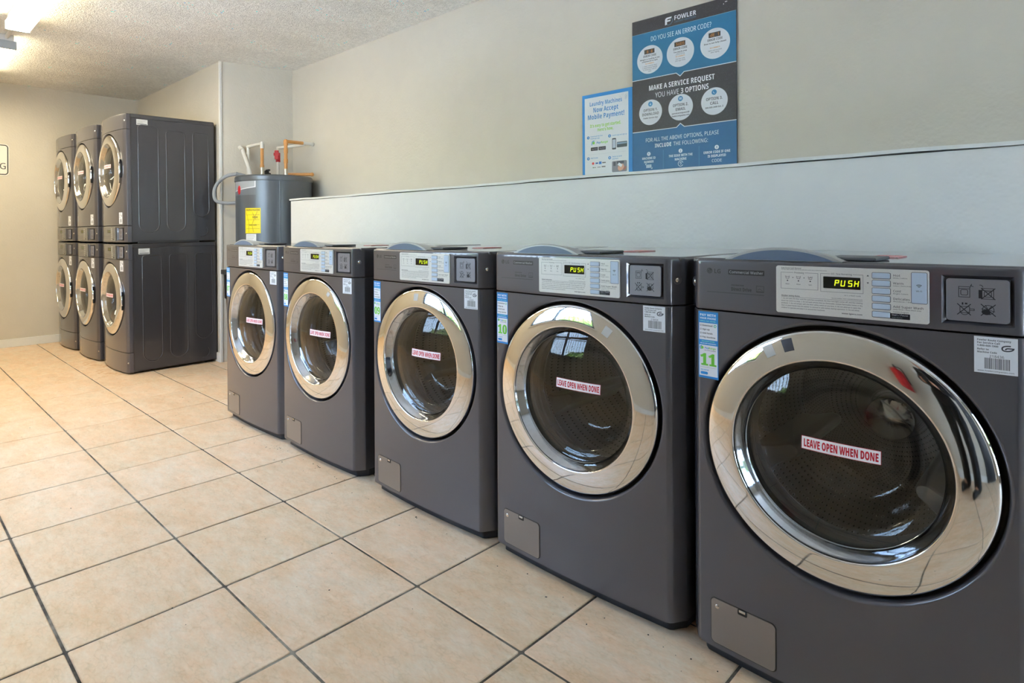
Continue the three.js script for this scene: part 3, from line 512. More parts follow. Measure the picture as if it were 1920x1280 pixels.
// the low row of front loaders
const flapGeo = (() => { // arched dispenser lid: crescent front, sloping back
  const n = 28, pos = [], idx = [], z0 = 0.0, z1 = -0.16, top = (u) => 0.0285 * Math.pow(Math.max(0, 1 - u * u), 0.8);
  const row = (z, k, dy) => { for (let i = 0; i <= n; i++) { const u = i / n * 2 - 1; pos.push(u * 0.1255, dy + Math.max(0.001, top(u) * k), z); } };
  row(z0, 1, 0); row(z0 - 0.004, 1.05, 0.001); row(z1 * 0.5, 0.72, 0); row(z1, 0.2, 0);
  for (let r = 0; r < 3; r++) for (let i = 0; i < n; i++) { const a = r * (n + 1) + i, c = a + n + 1; idx.push(a, a + 1, c + 1, a, c + 1, c); }
  const base = pos.length / 3; for (let i = 0; i <= n; i++) { const u = i / n * 2 - 1; pos.push(u * 0.1255, 0, z0); } for (let i = 0; i < n; i++) idx.push(base + i, base + i + 1, i + 1, base + i, i + 1, i);
  const g = new THREE.BufferGeometry(); g.setAttribute('position', new THREE.Float32BufferAttribute(pos, 3)); g.setIndex(idx); return toCreasedNormals(g, 0.6);
})();
const flapFront = (() => { const s = new THREE.Shape(), n = 28, top = (u) => 0.0285 * Math.pow(Math.max(0, 1 - u * u), 0.8); s.moveTo(-0.116, 0.0015); for (let i = 0; i <= n; i++) { const u = i / n * 2 - 1; s.lineTo(u * 0.116, 0.0015 + Math.max(0, top(u) - 0.0052)); } return new THREE.ExtrudeGeometry(s, { depth: 0.0025, bevelEnabled: false }); })();
const tailGeo = rbox(0.10, 0.008, 0.13, 0.0038, 0.13, 0.0065, -0.08);
const WB = 0.012, frontGeo = facePanel(WB, 0.036, 0.8575, 0.565), washShell = shell(WB, 0.032, 0.974, 0.775);
const shadeSkirtGeo = (() => { const g = band(WB, 0.002, 0.037, null, 0.002); g.scale(0.965, 1, 1); g.translate(0, 0, -0.026); return g; })();  // added dark strip, stands in for the shade under the front edge
const lidGeo = merge([rbox(2 * HW - 0.008, 0.012, 0.735, 0.005, 0, 0.9795, -0.4075)]);
const bend = (g) => { const p = g.attributes.position, z0 = zf(0.19, WB); for (let i = 0; i < p.count; i++) p.setZ(i, p.getZ(i) + zf(p.getX(i), WB) - z0); g.computeVertexNormals(); return g; };
const drainHole = bend(plate(-0.2705, -0.1155, 0.0475, 0.1585, 0.012, -0.004, 0.0009, 0.0003)), drainGeo = bend(plate(-0.2685, -0.1175, 0.0495, 0.1565, 0.0105, -0.003, 0.0024, 0.0009));
const latchGeo = bend(plate(-0.203, -0.181, 0.1445, 0.1578, 0.003, 0.0, 0.0029, 0.0004)), latchTip = bend(plate(-0.1995, -0.1845, 0.1505, 0.1565, 0.0015, 0.001, 0.0038, 0.0006));
function makeWasher(num, xc, label, strip, extras) {
  const t = thing('washing_machine', label, 'washer', xc, 0, -1.47, 'low row of five washers');
  mesh('casing', washShell, M.cabinet, t); mesh('front_panel', frontGeo, M.paint, t); mesh('top_lid', lidGeo, M.lid, t);
  addPanel(t, WB, PY0, PY1, M.panel); addDoor(t, 0.565, strip, extras);
  const f = mesh('dispenser_lid', flapGeo, M.flapRim, t); f.position.set(-0.112, 0.9835, -0.026); f.userData.label = 'arched grey dispenser lid with blue-grey finger recess';
  mesh('finger_recess', flapFront, M.flap, f); mesh('lid_tail', tailGeo, M.tail, f).position.z = -0.02;
  const lt = mesh('lid_label', rbox(0.062, 0.003, 0.11, 0.001, 0.036, 0.9868, -0.33), M.lidTag, t); lt.userData.label = 'red printed warning label';
  const z = zf(0.19, WB), dh = mesh('drain_recess', drainHole, M.black, t); dh.position.z = z; dh.rotation.y = 0;
  const dc = mesh('drain_cover', drainGeo, M.drain, t); dc.position.z = z; mesh('latch_slot', latchGeo, M.black, dc); mesh('latch', latchTip, M.screw, dc);
  const ds = mesh('screw', screwHead, M.screw, dc); ds.position.set(-0.2535, 0.1385, -0.0022);
  const ps = mesh('payment_sticker', sticker(-0.2985, -0.2475, 0.690, 0.854, WB), std({ map: paySticker(num), roughness: 0.45 }), t); ps.userData.label = 'blue and white pay-by-phone sticker numbered ' + num;
  mesh('service_tag', sticker(0.2345, 0.2955, 0.7885, 0.8555, WB), M.service, t);
  mesh('shade_skirt', shadeSkirtGeo, M.shadeSkirt, t);
  for (const [fx, fz] of [[-0.27, -0.13], [0.27, -0.13], [-0.27, -0.7], [0.27, -0.7]]) mesh('foot', footGeo, M.dark, t).position.set(fx, 0, fz);
  return t;
}
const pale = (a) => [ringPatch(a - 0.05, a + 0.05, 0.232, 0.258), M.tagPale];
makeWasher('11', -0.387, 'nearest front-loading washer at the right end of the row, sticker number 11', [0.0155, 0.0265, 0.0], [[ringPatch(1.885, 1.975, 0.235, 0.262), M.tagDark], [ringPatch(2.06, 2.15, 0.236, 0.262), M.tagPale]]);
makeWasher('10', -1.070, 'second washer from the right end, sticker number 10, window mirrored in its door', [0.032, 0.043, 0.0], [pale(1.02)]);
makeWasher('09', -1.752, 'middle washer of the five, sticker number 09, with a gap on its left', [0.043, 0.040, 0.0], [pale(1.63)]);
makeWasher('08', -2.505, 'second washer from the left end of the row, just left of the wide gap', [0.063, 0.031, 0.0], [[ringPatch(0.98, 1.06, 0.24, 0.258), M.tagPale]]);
makeWasher('07', -3.172, 'farthest washer of the row, nearest the water heater', [0.075, 0.022, 0.0], []);
// stacked pairs by the left wall
const DB = 0.030;
M.plateShaded = std({ color: 0x98968f, map: platePrint, metalness: 0.3, roughness: 0.35 }); M.keyShaded = std({ color: 0xa8a69e, roughness: 0.4 });  // same silver plate and keys, with shade put into their colour
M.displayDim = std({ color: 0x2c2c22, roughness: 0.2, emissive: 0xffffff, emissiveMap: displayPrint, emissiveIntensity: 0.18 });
const stadium = (z0, z1, y0, y1, o) => { // long rounded outline, full round at its foot
  const s = new THREE.Shape(), r = (z1 - z0) / 2 - o, c = (z0 + z1) / 2, k = 0.03 - o, a = -z1 + o, b = -z0 - o, t = y1 - o;
  s.moveTo(a, y0 + o + r); s.absarc(-c, y0 + o + r, r, Math.PI, 2 * Math.PI, false); s.lineTo(b, t - k); s.absarc(b - k, t - k, k, 0, Math.PI / 2, false); s.lineTo(a + k, t); s.absarc(a + k, t - k, k, Math.PI / 2, Math.PI, false); s.closePath(); return s; };
const side = { rib: (z0, z1, y0, y1) => { const s = stadium(z0, z1, y0, y1, 0); s.holes.push(stadium(z0, z1, y0, y1, 0.008)); return new THREE.ExtrudeGeometry(s, { depth: 0.0004, bevelEnabled: true, bevelSize: 0.0034, bevelThickness: 0.0022, bevelOffset: -0.0034, bevelSegments: 3, curveSegments: 20 }).rotateY(Math.PI / 2); } };
const upFront = facePanel(DB, 0.139, 0.852, 0.562), lowFront = facePanel(DB, 0.162, 0.852, 0.545);
const stackShell = shell(DB, 0.012, 0.962, 0.695), lowShell = shell(DB, 0.014, 0.962, 0.695);
const hinge = merge([rbox(0.009, 0.032, 0.016, 0.003, 0.273, 0.052, -0.008), rbox(0.009, 0.032, 0.016, 0.003, 0.273, -0.052, -0.008), rbox(0.006, 0.1, 0.01, 0.002, 0.2745, 0, -0.013)]);
function makeStacked(xc, zc, upper, label) {
  const t = thing(upper ? 'stacked_dryer' : 'stacked_washer', label, upper ? 'dryer' : 'washer', xc, upper ? 0.970 : 0, zc + (upper ? 0.010 : 0), 'stacked laundry machines by the left wall');
  t.rotation.x = 0.010;
  mesh('casing', upper ? stackShell : lowShell, M.cabinet, t);
  mesh('front_panel', upper ? upFront : lowFront, M.paint, t);
  if (upper) { addPanel(t, DB, 0.012, 0.1355, M.paint, M.plateShaded, M.displayDim, M.keyShaded); mesh('top_band', band(DB, 0.855, 0.968, null, 0.006), M.paint, t); facetScrew(t, 0, 0.915, DB); }
  else { addPanel(t, DB, 0.855, 0.968, M.paint, M.plateShaded, M.displayDim, M.keyShaded); mesh('kick_panel', band(DB, 0.012, 0.159, null, 0.003), M.paint, t); facetScrew(t, 0, 0.085, DB); }
  mesh('top_lid', rbox(2 * HW - 0.006, 0.03, 0.622, 0.004, 0, 0.955, -0.381), M.cabinet, t);
  const d = addDoor(t, upper ? 0.562 : 0.545, [0.03, 0.03, 0], []);
  mesh('hinge', hinge, M.black, d);
  mesh('service_tag', upper ? sticker(0.225, 0.275, 0.150, 0.235, DB) : sticker(0.225, 0.275, 0.765, 0.845, DB), M.service, t);
  const x = HW - 0.0068, ribs = upper ? [[-0.205, -0.055, 0.075, 0.895], [-0.40, -0.255, 0.083, 0.872], [-0.585, -0.455, 0.20, 0.875]] : [[-0.215, -0.07, 0.072, 0.884], [-0.405, -0.265, 0.077, 0.886], [-0.60, -0.46, 0.197, 0.888]];
  for (const [z0, z1, y0, y1] of ribs) mesh('side_rib', side.rib(z0 - 0.068, z1 - 0.068, y0, Math.min(y1, 0.9)), M.cabinet, t).position.x = x;
  const cr = mesh('side_ring', new THREE.TorusGeometry(0.045, 0.004, 6, 40, 2.6).rotateZ(-1.9).rotateY(Math.PI / 2).scale(0.7, 1, 1), M.cabinet, t); cr.position.set(x, 0.09, -0.59);
  mesh('rating_label', new THREE.PlaneGeometry(0.078, 0.042).rotateY(Math.PI / 2).translate(x + 0.0012, 0.912, -0.155), M.sideTag, t);
  if (!upper) for (const [fx, fz] of [[-0.25, -0.14], [0.25, -0.14], [-0.25, -0.6], [0.25, -0.6]]) mesh('foot', footGeo, M.dark, t).position.set(fx, 0, fz);
  else for (const q of [-1, 1]) mesh('stacking_trim', rbox(0.02, 0.02, 0.45, 0.004, q * (HW - 0.012), 0.011, -0.34), M.rubber, t);
  return t;
}
[[-5.33, -1.362, 'nearest stack, its dark side panel in full view'], [-6.02, -1.335, 'middle stack of the three by the left wall'], [-6.69, -1.315, 'farthest stack, tight against the left wall']].forEach(([x, z, where]) => {
  makeStacked(x, z, false, 'front loader at the bottom of the ' + where);
  makeStacked(x, z, true, 'dryer on top of the ' + where);
});
// ------------------------------------------------------------------ water heater and its pipes
const TX = -4.575, TZ = -2.342, TR = 0.292, TH = 1.49;
{
  const grain = dataTex(128, (() => { const a = noiseField(128, [[30, 0.6], [60, 0.4]]); return (i) => grey(0.5 + 0.4 * (a[i] - 0.5)); })());
  const skin = phys({ color: 0x5c6166, roughness: 0.34, metalness: 0.25, clearcoat: 0.35, clearcoatRoughness: 0.25, bumpMap: rep(grain, 6, 4), bumpScale: 0.0006 });
  const t = thing('water_heater', 'tall grey cylindrical water heater with a yellow energy label', 'water heater', TX, 0, TZ);
  mesh('tank_jacket', lathe([[0.27, 0.02], [TR - 0.004, 0.022], [TR, 0.03], [TR, 0.3], [TR, TH - 0.045], [TR - 0.002, TH - 0.043]], 72, 0.5), skin, t);
  mesh('tank_lid', lathe([[TR - 0.003, TH - 0.046], [TR + 0.006, TH - 0.045], [TR + 0.0075, TH - 0.04], [TR + 0.0065, TH - 0.012], [TR - 0.002, TH - 0.002], [TR - 0.02, TH], [0.15, TH + 0.006], [0.0001, TH + 0.008]], 72, 0.5), skin, t);
  mesh('tank_base', lathe([[0.0001, 0], [0.26, 0], [0.262, 0.022], [0.0001, 0.022]], 48, 0.5), M.dark, t);
  // jacket seam, a rolled strip down the side
  const on = (az, y, r = TR) => [r * Math.sin(az), y, r * Math.cos(az)];
  mesh('jacket_seam', merge([rod(on(1.24, 0.05, TR - 0.002), on(1.24, TH - 0.05, TR - 0.002), 0.005, 8)]), skin, t);
  const patch = (a0, a1, y0, y1, lift) => { const g = new THREE.CylinderGeometry(TR + lift, TR + lift, y1 - y0, 18, 1, true, a0, a1 - a0); return g.translate(0, (y0 + y1) / 2, 0); };
  const energy = canvas(300, 440, (g, w, h) => {
    g.fillStyle = '#f4dc1a'; g.fillRect(0, 0, w, h); text(g, 'ENERGYGUIDE', 12, 34, 44, '#15150f', { bold: true, width: 276 });
    g.strokeStyle = '#20200f'; g.lineWidth = 3; for (const y of [120, 205, 290, 360]) { g.beginPath(); g.moveTo(20, y); g.lineTo(280, y); g.stroke(); }
    g.lineWidth = 4; g.beginPath(); g.moveTo(20, 70); g.lineTo(75, 260); g.lineTo(72, 430); g.moveTo(240, 60); g.lineTo(140, 290); g.lineTo(170, 420); g.moveTo(150, 80); g.lineTo(215, 200); g.stroke();
    text(g, '$530', 150, 160, 44, '#15150f', { bold: true }); text(g, '4622 kWh', 84, 296, 32, '#15150f', { bold: true });
  });
  const white = canvas(220, 200, (g, w, h) => { g.fillStyle = '#e4e6e8'; g.fillRect(0, 0, w, h); text(g, 'AVERTISSEMENT', 14, 150, 22, '#5a5e66', { width: 190 }); for (let i = 0; i < 5; i++) { g.fillStyle = '#a9adb3'; g.fillRect(14, 16 + i * 20, 130 + rnd() * 60, 6); } });
  const crest = canvas(300, 200, (g, w, h) => { g.fillStyle = '#9da2a8'; g.fillRect(0, 0, w, h); g.fillStyle = '#6b7076'; g.beginPath(); g.moveTo(0, 140); g.lineTo(300, 86); g.lineTo(300, 200); g.lineTo(0, 200); g.fill(); g.fillStyle = '#d9dcdf'; g.fillRect(290, 0, 10, 90); g.save(); g.beginPath(); g.moveTo(0, 132); g.lineTo(300, 78); g.lineTo(300, 90); g.lineTo(0, 144); g.fill(); g.restore(); });
  // azimuth measured from +z towards +x
  mesh('energy_label', patch(0.30, 0.75, 1.045, 1.235, 0.0012), std({ map: energy, roughness: 0.5 }), t).userData.label = 'yellow ENERGYGUIDE label';
  mesh('notice_label', patch(0.32, 0.63, 0.93, 1.040, 0.001), std({ map: white, roughness: 0.5 }), t);
  mesh('crest_label', patch(-0.25, 0.62, 1.335, 1.44, 0.0008), std({ map: crest, roughness: 0.4 }), t);
  const em = lathe([[0.0001, 0.004], [0.02, 0.0035], [0.024, 0.001], [0.025, 0]], 32, 0.5, true).scale(0.9, 1.45, 1); const e = mesh('emblem', em, M.red, t); e.position.set(...on(0.03, 1.375)); e.rotation.y = 0.03; e.userData.label = 'red oval emblem';
  for (const [x, z] of [[0.03, 0.09], [0.15, -0.05]]) mesh('nipple', merge([new THREE.CylinderGeometry(0.014, 0.014, 0.06, 18).translate(0, 0.03, 0), new THREE.CylinderGeometry(0.019, 0.019, 0.018, 6).translate(0, 0.02, 0), new THREE.CylinderGeometry(0.018, 0.018, 0.014, 18).translate(0, 0.055, 0)]), M.brass, t).position.set(x - 0.055, TH + 0.002, z);
}
const elbow = (x, y, z, r) => new THREE.SphereGeometry(r, 16, 12).translate(x, y, z);
{ // arched supply pipe on the left of the lid
  const z = TZ + 0.09, a = -4.845, b = TX - 0.025, t = thing('supply_pipe', 'white plastic pipe arching over the water heater, tan near the tank', 'pipe', b, TH, z), at = (x, y) => [x - b, y - TH, 0];
  mesh('white_pipe', merge([rod(at(a, 1.497), at(a, 1.752), 0.0125), rod(at(a, 1.755), at(b, 1.755), 0.0125), elbow(...at(a, 1.755), 0.0165), elbow(...at(b, 1.755), 0.0165), rod(at(b, 1.715), at(b, 1.75), 0.016), rod(at(a, 1.69), at(a, 1.705), 0.016)]), M.pipeWhite, t);
  mesh('tan_pipe', merge([rod(at(b, 1.575), at(b, 1.72), 0.0125), rod(at(b, 1.565), at(b, 1.585), 0.016)]), M.pipeTan, t);
  mesh('coupling', rod(at(b, 1.53), at(b, 1.568), 0.0145), M.brass, t);
}
{ // delivery pipe with its elbow towards the wall
  const x = TX + 0.095, z = TZ - 0.05, t = thing('delivery_pipe', 'tan plastic pipe rising from the heater and turning to the back wall', 'pipe', x, TH, z), at = (dx, y, dz) => [dx, y - TH, dz];
  mesh('tan_pipe', merge([rod(at(0, 1.55, 0), at(0, 1.77, 0), 0.0135), elbow(...at(0, 1.772, 0), 0.018), rod(at(0, 1.772, 0), at(0, 1.772, -0.15), 0.0135), rod(at(0, 1.742, 0), at(0, 1.772, 0), 0.017), rod(at(0, 1.60, 0), at(0, 1.63, 0), 0.017), rod(at(0, 1.68, 0), at(0, 1.715, 0), 0.0165)]), M.pipeTan, t);
  mesh('white_pipe', merge([rod(at(0, 1.772, -0.15), at(0, 1.772, -0.245), 0.0135), elbow(...at(0, 1.772, -0.235), 0.018)]), M.pipeWhite, t);
  mesh('coupling', rod(at(0, 1.53, 0), at(0, 1.552, 0), 0.0155), M.brass, t);
}
{ // shut-off valve pipe
  const x = -4.70, z = -2.44, t = thing('valve_pipe', 'white plastic pipe behind the tan one, fitted with a red shut-off valve', 'pipe', x, TH, z), at = (dx, y, dz) => [dx, y - TH, dz];
  mesh('white_pipe', merge([rod(at(0, 1.498, 0), at(0, 1.742, 0), 0.0115), elbow(...at(0, 1.745, 0), 0.015), rod(at(0, 1.745, 0), at(0.2, 1.762, -0.13), 0.0115)]), M.pipeWhite, t);
  const v = mesh('valve_handle', merge([rbox(0.034, 0.075, 0.016, 0.006, 0, 0, 0.03), rbox(0.05, 0.026, 0.014, 0.005, 0, 0.006, 0.03), rod([0, 0, 0], [0, 0, 0.03], 0.009)]), M.red, t); v.position.set(0, 1.685 - TH, 0); v.rotation.y = 0.7;
  mesh('valve_body', merge([rod(at(0, 1.63, 0), at(0, 1.705, 0), 0.018)]), M.red, t);
}
tag(mesh('relief_valve', merge([rbox(0.06, 0.03, 0.05, 0.008, -4.64, 1.512, -2.31), rod([-4.64, 1.5, -2.31], [-4.64, 1.545, -2.31], 0.018), rbox(0.05, 0.012, 0.02, 0.004, -4.62, 1.548, -2.31)]), M.black), 'small black relief valve on the heater lid', 'valve');
tag(mesh('overflow_pipe', merge([rod([-4.545, 1.515, -2.42], [-4.37, 1.512, -2.56], 0.0125), elbow(-4.37, 1.512, -2.56, 0.016)]), M.pipeTan), 'short tan pipe lying across the heater lid towards the wall', 'pipe');
{ const c = thing('wiring_conduit', 'pale flexible conduit running from the wall down to the heater lid', 'conduit', -4.79, TH, -2.25), p = (x, y, z) => [x + 4.79, y - TH, z + 2.25];
  mesh('sleeve', tube([p(-4.895, 1.745, -2.21), p(-4.872, 1.73, -2.215), p(-4.845, 1.68, -2.22), p(-4.80, 1.58, -2.235), p(-4.79, 1.497, -2.25)], 0.0155, 40, 12), M.pipeWhite, c);
  mesh('connector', merge([rod(p(-4.905, 1.752, -2.21), p(-4.868, 1.722, -2.213), 0.019)]), M.pipeWhite, c); }
{ const c = thing('drain_hose', 'grey flexible hose looping out from the left of the heater', 'hose', -4.80, 1.3, -2.05), p = (x, y, z) => [x + 4.80, y - 1.3, z + 2.05];
  mesh('hose', tube([p(-4.77, 1.505, -2.19), p(-4.80, 1.517, -2.13), p(-4.855, 1.50, -2.07), p(-4.905, 1.44, -2.02), p(-4.915, 1.37, -2.0), p(-4.875, 1.305, -2.0), p(-4.83, 1.285, -2.06), p(-4.785, 1.29, -2.14)], 0.0145, 70, 12), M.conduit, c);
  mesh('hose_fitting', merge([rod(p(-4.772, 1.492, -2.195), p(-4.80, 1.521, -2.125), 0.017)]), M.conduit, c); }
// ------------------------------------------------------------------ posters and signs
const bigPoster = canvas(1000, 1500, (g, w, h) => {
  const Y = (f) => f * h, blue = '#136892', deep = '#065c8f', dk = '#2d2b2f';
  g.fillStyle = dk; g.fillRect(0, 0, w, h);
  for (let i = 0; i < 14000; i++) { const v = 40 + rnd() * 34; g.fillStyle = 'rgba(' + v + ',' + v + ',' + (v + 4) + ',.35)'; g.fillRect(rnd() * w, rnd() * h, 3 + rnd() * 9, 3 + rnd() * 9); }
  g.fillStyle = blue; g.beginPath(); g.moveTo(0, Y(0.088)); g.lineTo(w, Y(0.088)); g.lineTo(w, Y(0.378)); g.lineTo(528, Y(0.378)); g.lineTo(490, Y(0.40)); g.lineTo(452, Y(0.378)); g.lineTo(0, Y(0.378)); g.fill();
  g.fillStyle = deep; g.beginPath(); g.moveTo(0, h); g.lineTo(w, h); g.lineTo(w, Y(0.708)); g.lineTo(528, Y(0.708)); g.lineTo(490, Y(0.686)); g.lineTo(452, Y(0.708)); g.lineTo(0, Y(0.708)); g.fill();
  g.strokeStyle = '#e8eef2'; g.lineWidth = 7; g.beginPath(); g.moveTo(0, Y(0.378)); g.lineTo(452, Y(0.378)); g.lineTo(490, Y(0.40)); g.lineTo(528, Y(0.378)); g.lineTo(w, Y(0.378)); g.moveTo(0, Y(0.708)); g.lineTo(452, Y(0.708)); g.lineTo(490, Y(0.686)); g.lineTo(528, Y(0.708)); g.lineTo(w, Y(0.708)); g.stroke();
  g.strokeStyle = '#8fb4c8'; g.lineWidth = 3; g.beginPath(); g.moveTo(0, Y(0.088)); g.lineTo(w, Y(0.088)); g.stroke();
  // header emblem and name
  g.strokeStyle = '#5b7f98'; g.lineWidth = 5; g.beginPath(); g.arc(382, Y(0.05), 36, -0.4, 2.6); g.stroke();
  g.fillStyle = '#e9edf0'; g.beginPath(); g.moveTo(344, 108); g.lineTo(344, 62); g.quadraticCurveTo(346, 40, 372, 40); g.lineTo(412, 40); g.lineTo(406, 56); g.lineTo(376, 56); g.quadraticCurveTo(364, 58, 364, 66); g.lineTo(402, 66); g.lineTo(396, 80); g.lineTo(364, 80); g.lineTo(364, 104); g.closePath(); g.fill();
  text(g, 'FOWLER', 432, 62, 58, '#eef1f3', { bold: true, width: 214 }); text(g, 'LAUNDRY SOLUTIONS', 436, 98, 22, '#4d6f86', { bold: true, width: 208 });
  text(g, 'DO YOU SEE AN ERROR CODE?', 490, Y(0.134), 60, '#eaf2f6', { align: 'center', width: 590 });
  g.fillStyle = '#ddd'; g.fillRect(905, 34, 20, 6); g.fillRect(890, 48, 6, 10); g.fillRect(936, 22, 24, 5);
  [['8 8', 'ERROR CODE', ['Weight in loading is too', 'unbalanced to spin'], ['1. Open machine door', '2. Redistribute loading', '3. Close door and hit', 'Start'], 185], ['5UD5', 'ERROR CODE', ['Too much soap'], ['Machine will run', 'additional rinse cycles', 'to remove excess suds'], 492], ['dE 1', 'ERROR CODE', ['Door is not fully closed'], [], 815]].forEach(([led, t, sub, lines, x], i) => {
    const y = Y([0.26, 0.256, 0.25][i]); g.fillStyle = '#dfe3e8'; g.beginPath(); g.arc(x, y, 133, 0, 7); g.fill();
    g.fillStyle = '#2a241f'; g.fillRect(x - 56, y - 98, 106, 42); text(g, led, x, y - 76, 36, '#c9853a', { align: 'center', bold: true, face: 'monospace' });
    text(g, t, x, y - 36, 29, '#33353b', { align: 'center', bold: true, width: 136 }); sub.forEach((s, k) => text(g, s, x, y - 8 + k * 20, 18, '#2b2d33', { align: 'center', bold: true }));
    text(g, 'TO CORRECT:', x, y + 34, 15, '#d08a3c', { align: 'center', bold: true }); (i === 2 ? ['Open and re-close', 'door tightly'] : i === 1 ? ['Use less soap', '(the logo lines)'] : lines).forEach((s, k) => text(g, s, x, y + 56 + k * 17, 15, '#4a4c52', { align: 'center' }));
    if (i === 1) lines.forEach((s, k) => text(g, s, x, y + 10 - 2 + k * 8 - 4, 9, '#55585e', { align: 'center' }));
  });
  text(g, 'MAKE A SERVICE REQUEST', 492, Y(0.441), 66, '#f3f5f6', { align: 'center', bold: true, width: 640 });
  text(g, 'YOU HAVE', 240, Y(0.491), 66, '#e6eaec', { width: 240 }); text(g, '3 OPTIONS', 494, Y(0.491), 66, '#f3f5f6', { bold: true, width: 264 });
  [['OPTION 1.', 'DOWNLOAD', ['Fowler Service App'], 190], ['OPTION 2.', 'EMAIL', ['servicerequest@', 'fowlercompanies.com'], 492], ['OPTION 3.', 'CALL', ['800.669.2400 Ext. 2'], 806]].forEach(([a, b, s, x], i) => {
    const y = Y([0.592, 0.589, 0.584][i]); g.fillStyle = '#dfe3e8'; g.beginPath(); g.arc(x, y, 119, 0, 7); g.fill(); g.fillStyle = '#1f76ad'; g.beginPath(); g.arc(x, y - 78, 23, 0, 7); g.fill();
    g.strokeStyle = '#e6eef3'; g.lineWidth = 4; g.beginPath(); if (i === 0) { g.moveTo(x, y - 90); g.lineTo(x, y - 70); g.moveTo(x - 8, y - 77); g.lineTo(x, y - 69); g.lineTo(x + 8, y - 77); } else if (i === 1) { g.rect(x - 10, y - 86, 20, 15); g.moveTo(x - 10, y - 86); g.lineTo(x, y - 77); g.lineTo(x + 10, y - 86); } else { g.arc(x + 3, y - 81, 11, 1.2, 3.6); } g.stroke();
    text(g, a, x, y - 22, 36, '#33353b', { align: 'center', bold: true, width: 150 }); text(g, b, x, y + 16, 36, '#33353b', { align: 'center', bold: true, width: [176, 98, 76][i] }); s.forEach((q, k) => text(g, q, x, y + 50 + k * 24, 20, '#2b2d33', { align: 'center', bold: true, width: [150, 172, 160][i] }));
  });
  text(g, 'FOR ALL THE ABOVE OPTIONS, PLEASE', 492, Y(0.766), 50, '#eaf2f6', { align: 'center', width: 712 }); text(g, 'INCLUDE', 232, Y(0.805), 50, '#f3f8fb', { bold: true, width: 170 }); text(g, 'THE FOLLOWING:', 420, Y(0.805), 50, '#eaf2f6', { width: 330 });
  g.fillStyle = '#5f9fc6'; g.fillRect(318, Y(0.835), 3, 175); g.fillRect(664, Y(0.835), 3, 175);
  [['1', ['MACHINE ID', 'NUMBER'], 170], ['2', ['THE ISSUE WITH THE', 'MACHINE'], 490], ['3', ['ERROR CODE IF ONE', 'IS DISPLAYED'], 826]].forEach(([n, s, x], i) => {
    const y = Y(0.852); g.fillStyle = '#e9f0f5'; g.beginPath(); g.arc(x, y, 19, 0, 7); g.fill(); text(g, n, x, y, 26, '#0a6da6', { align: 'center', bold: true }); s.forEach((q, k) => text(g, q, x, y + 40 + k * 34, 30, '#f1f6f9', { align: 'center', bold: true, width: [[142, 102], [232, 116], [240, 164]][i][k] }));
    g.strokeStyle = '#e9f0f5'; g.lineWidth = 5; const yy = y + 116; g.beginPath(); if (i === 0) { for (let k = 0; k < 7; k++) { g.moveTo(x - 24 + k * 8, yy - 16); g.lineTo(x - 24 + k * 8, yy + 16); } g.moveTo(x - 34, yy - 12); g.lineTo(x - 34, yy - 24); g.lineTo(x - 22, yy - 24); g.moveTo(x + 34, yy + 12); g.lineTo(x + 34, yy + 24); g.lineTo(x + 22, yy + 24); } else if (i === 1) { g.arc(x, yy, 24, 0.5, 6); g.moveTo(x - 6, yy - 4); g.arc(x, yy - 4, 7, 3.1, 7.2); g.lineTo(x, yy + 12); } g.stroke(); if (i === 2) text(g, 'CODE', x, yy, 38, '#e9f0f5', { align: 'center', width: 92 });
  });
});
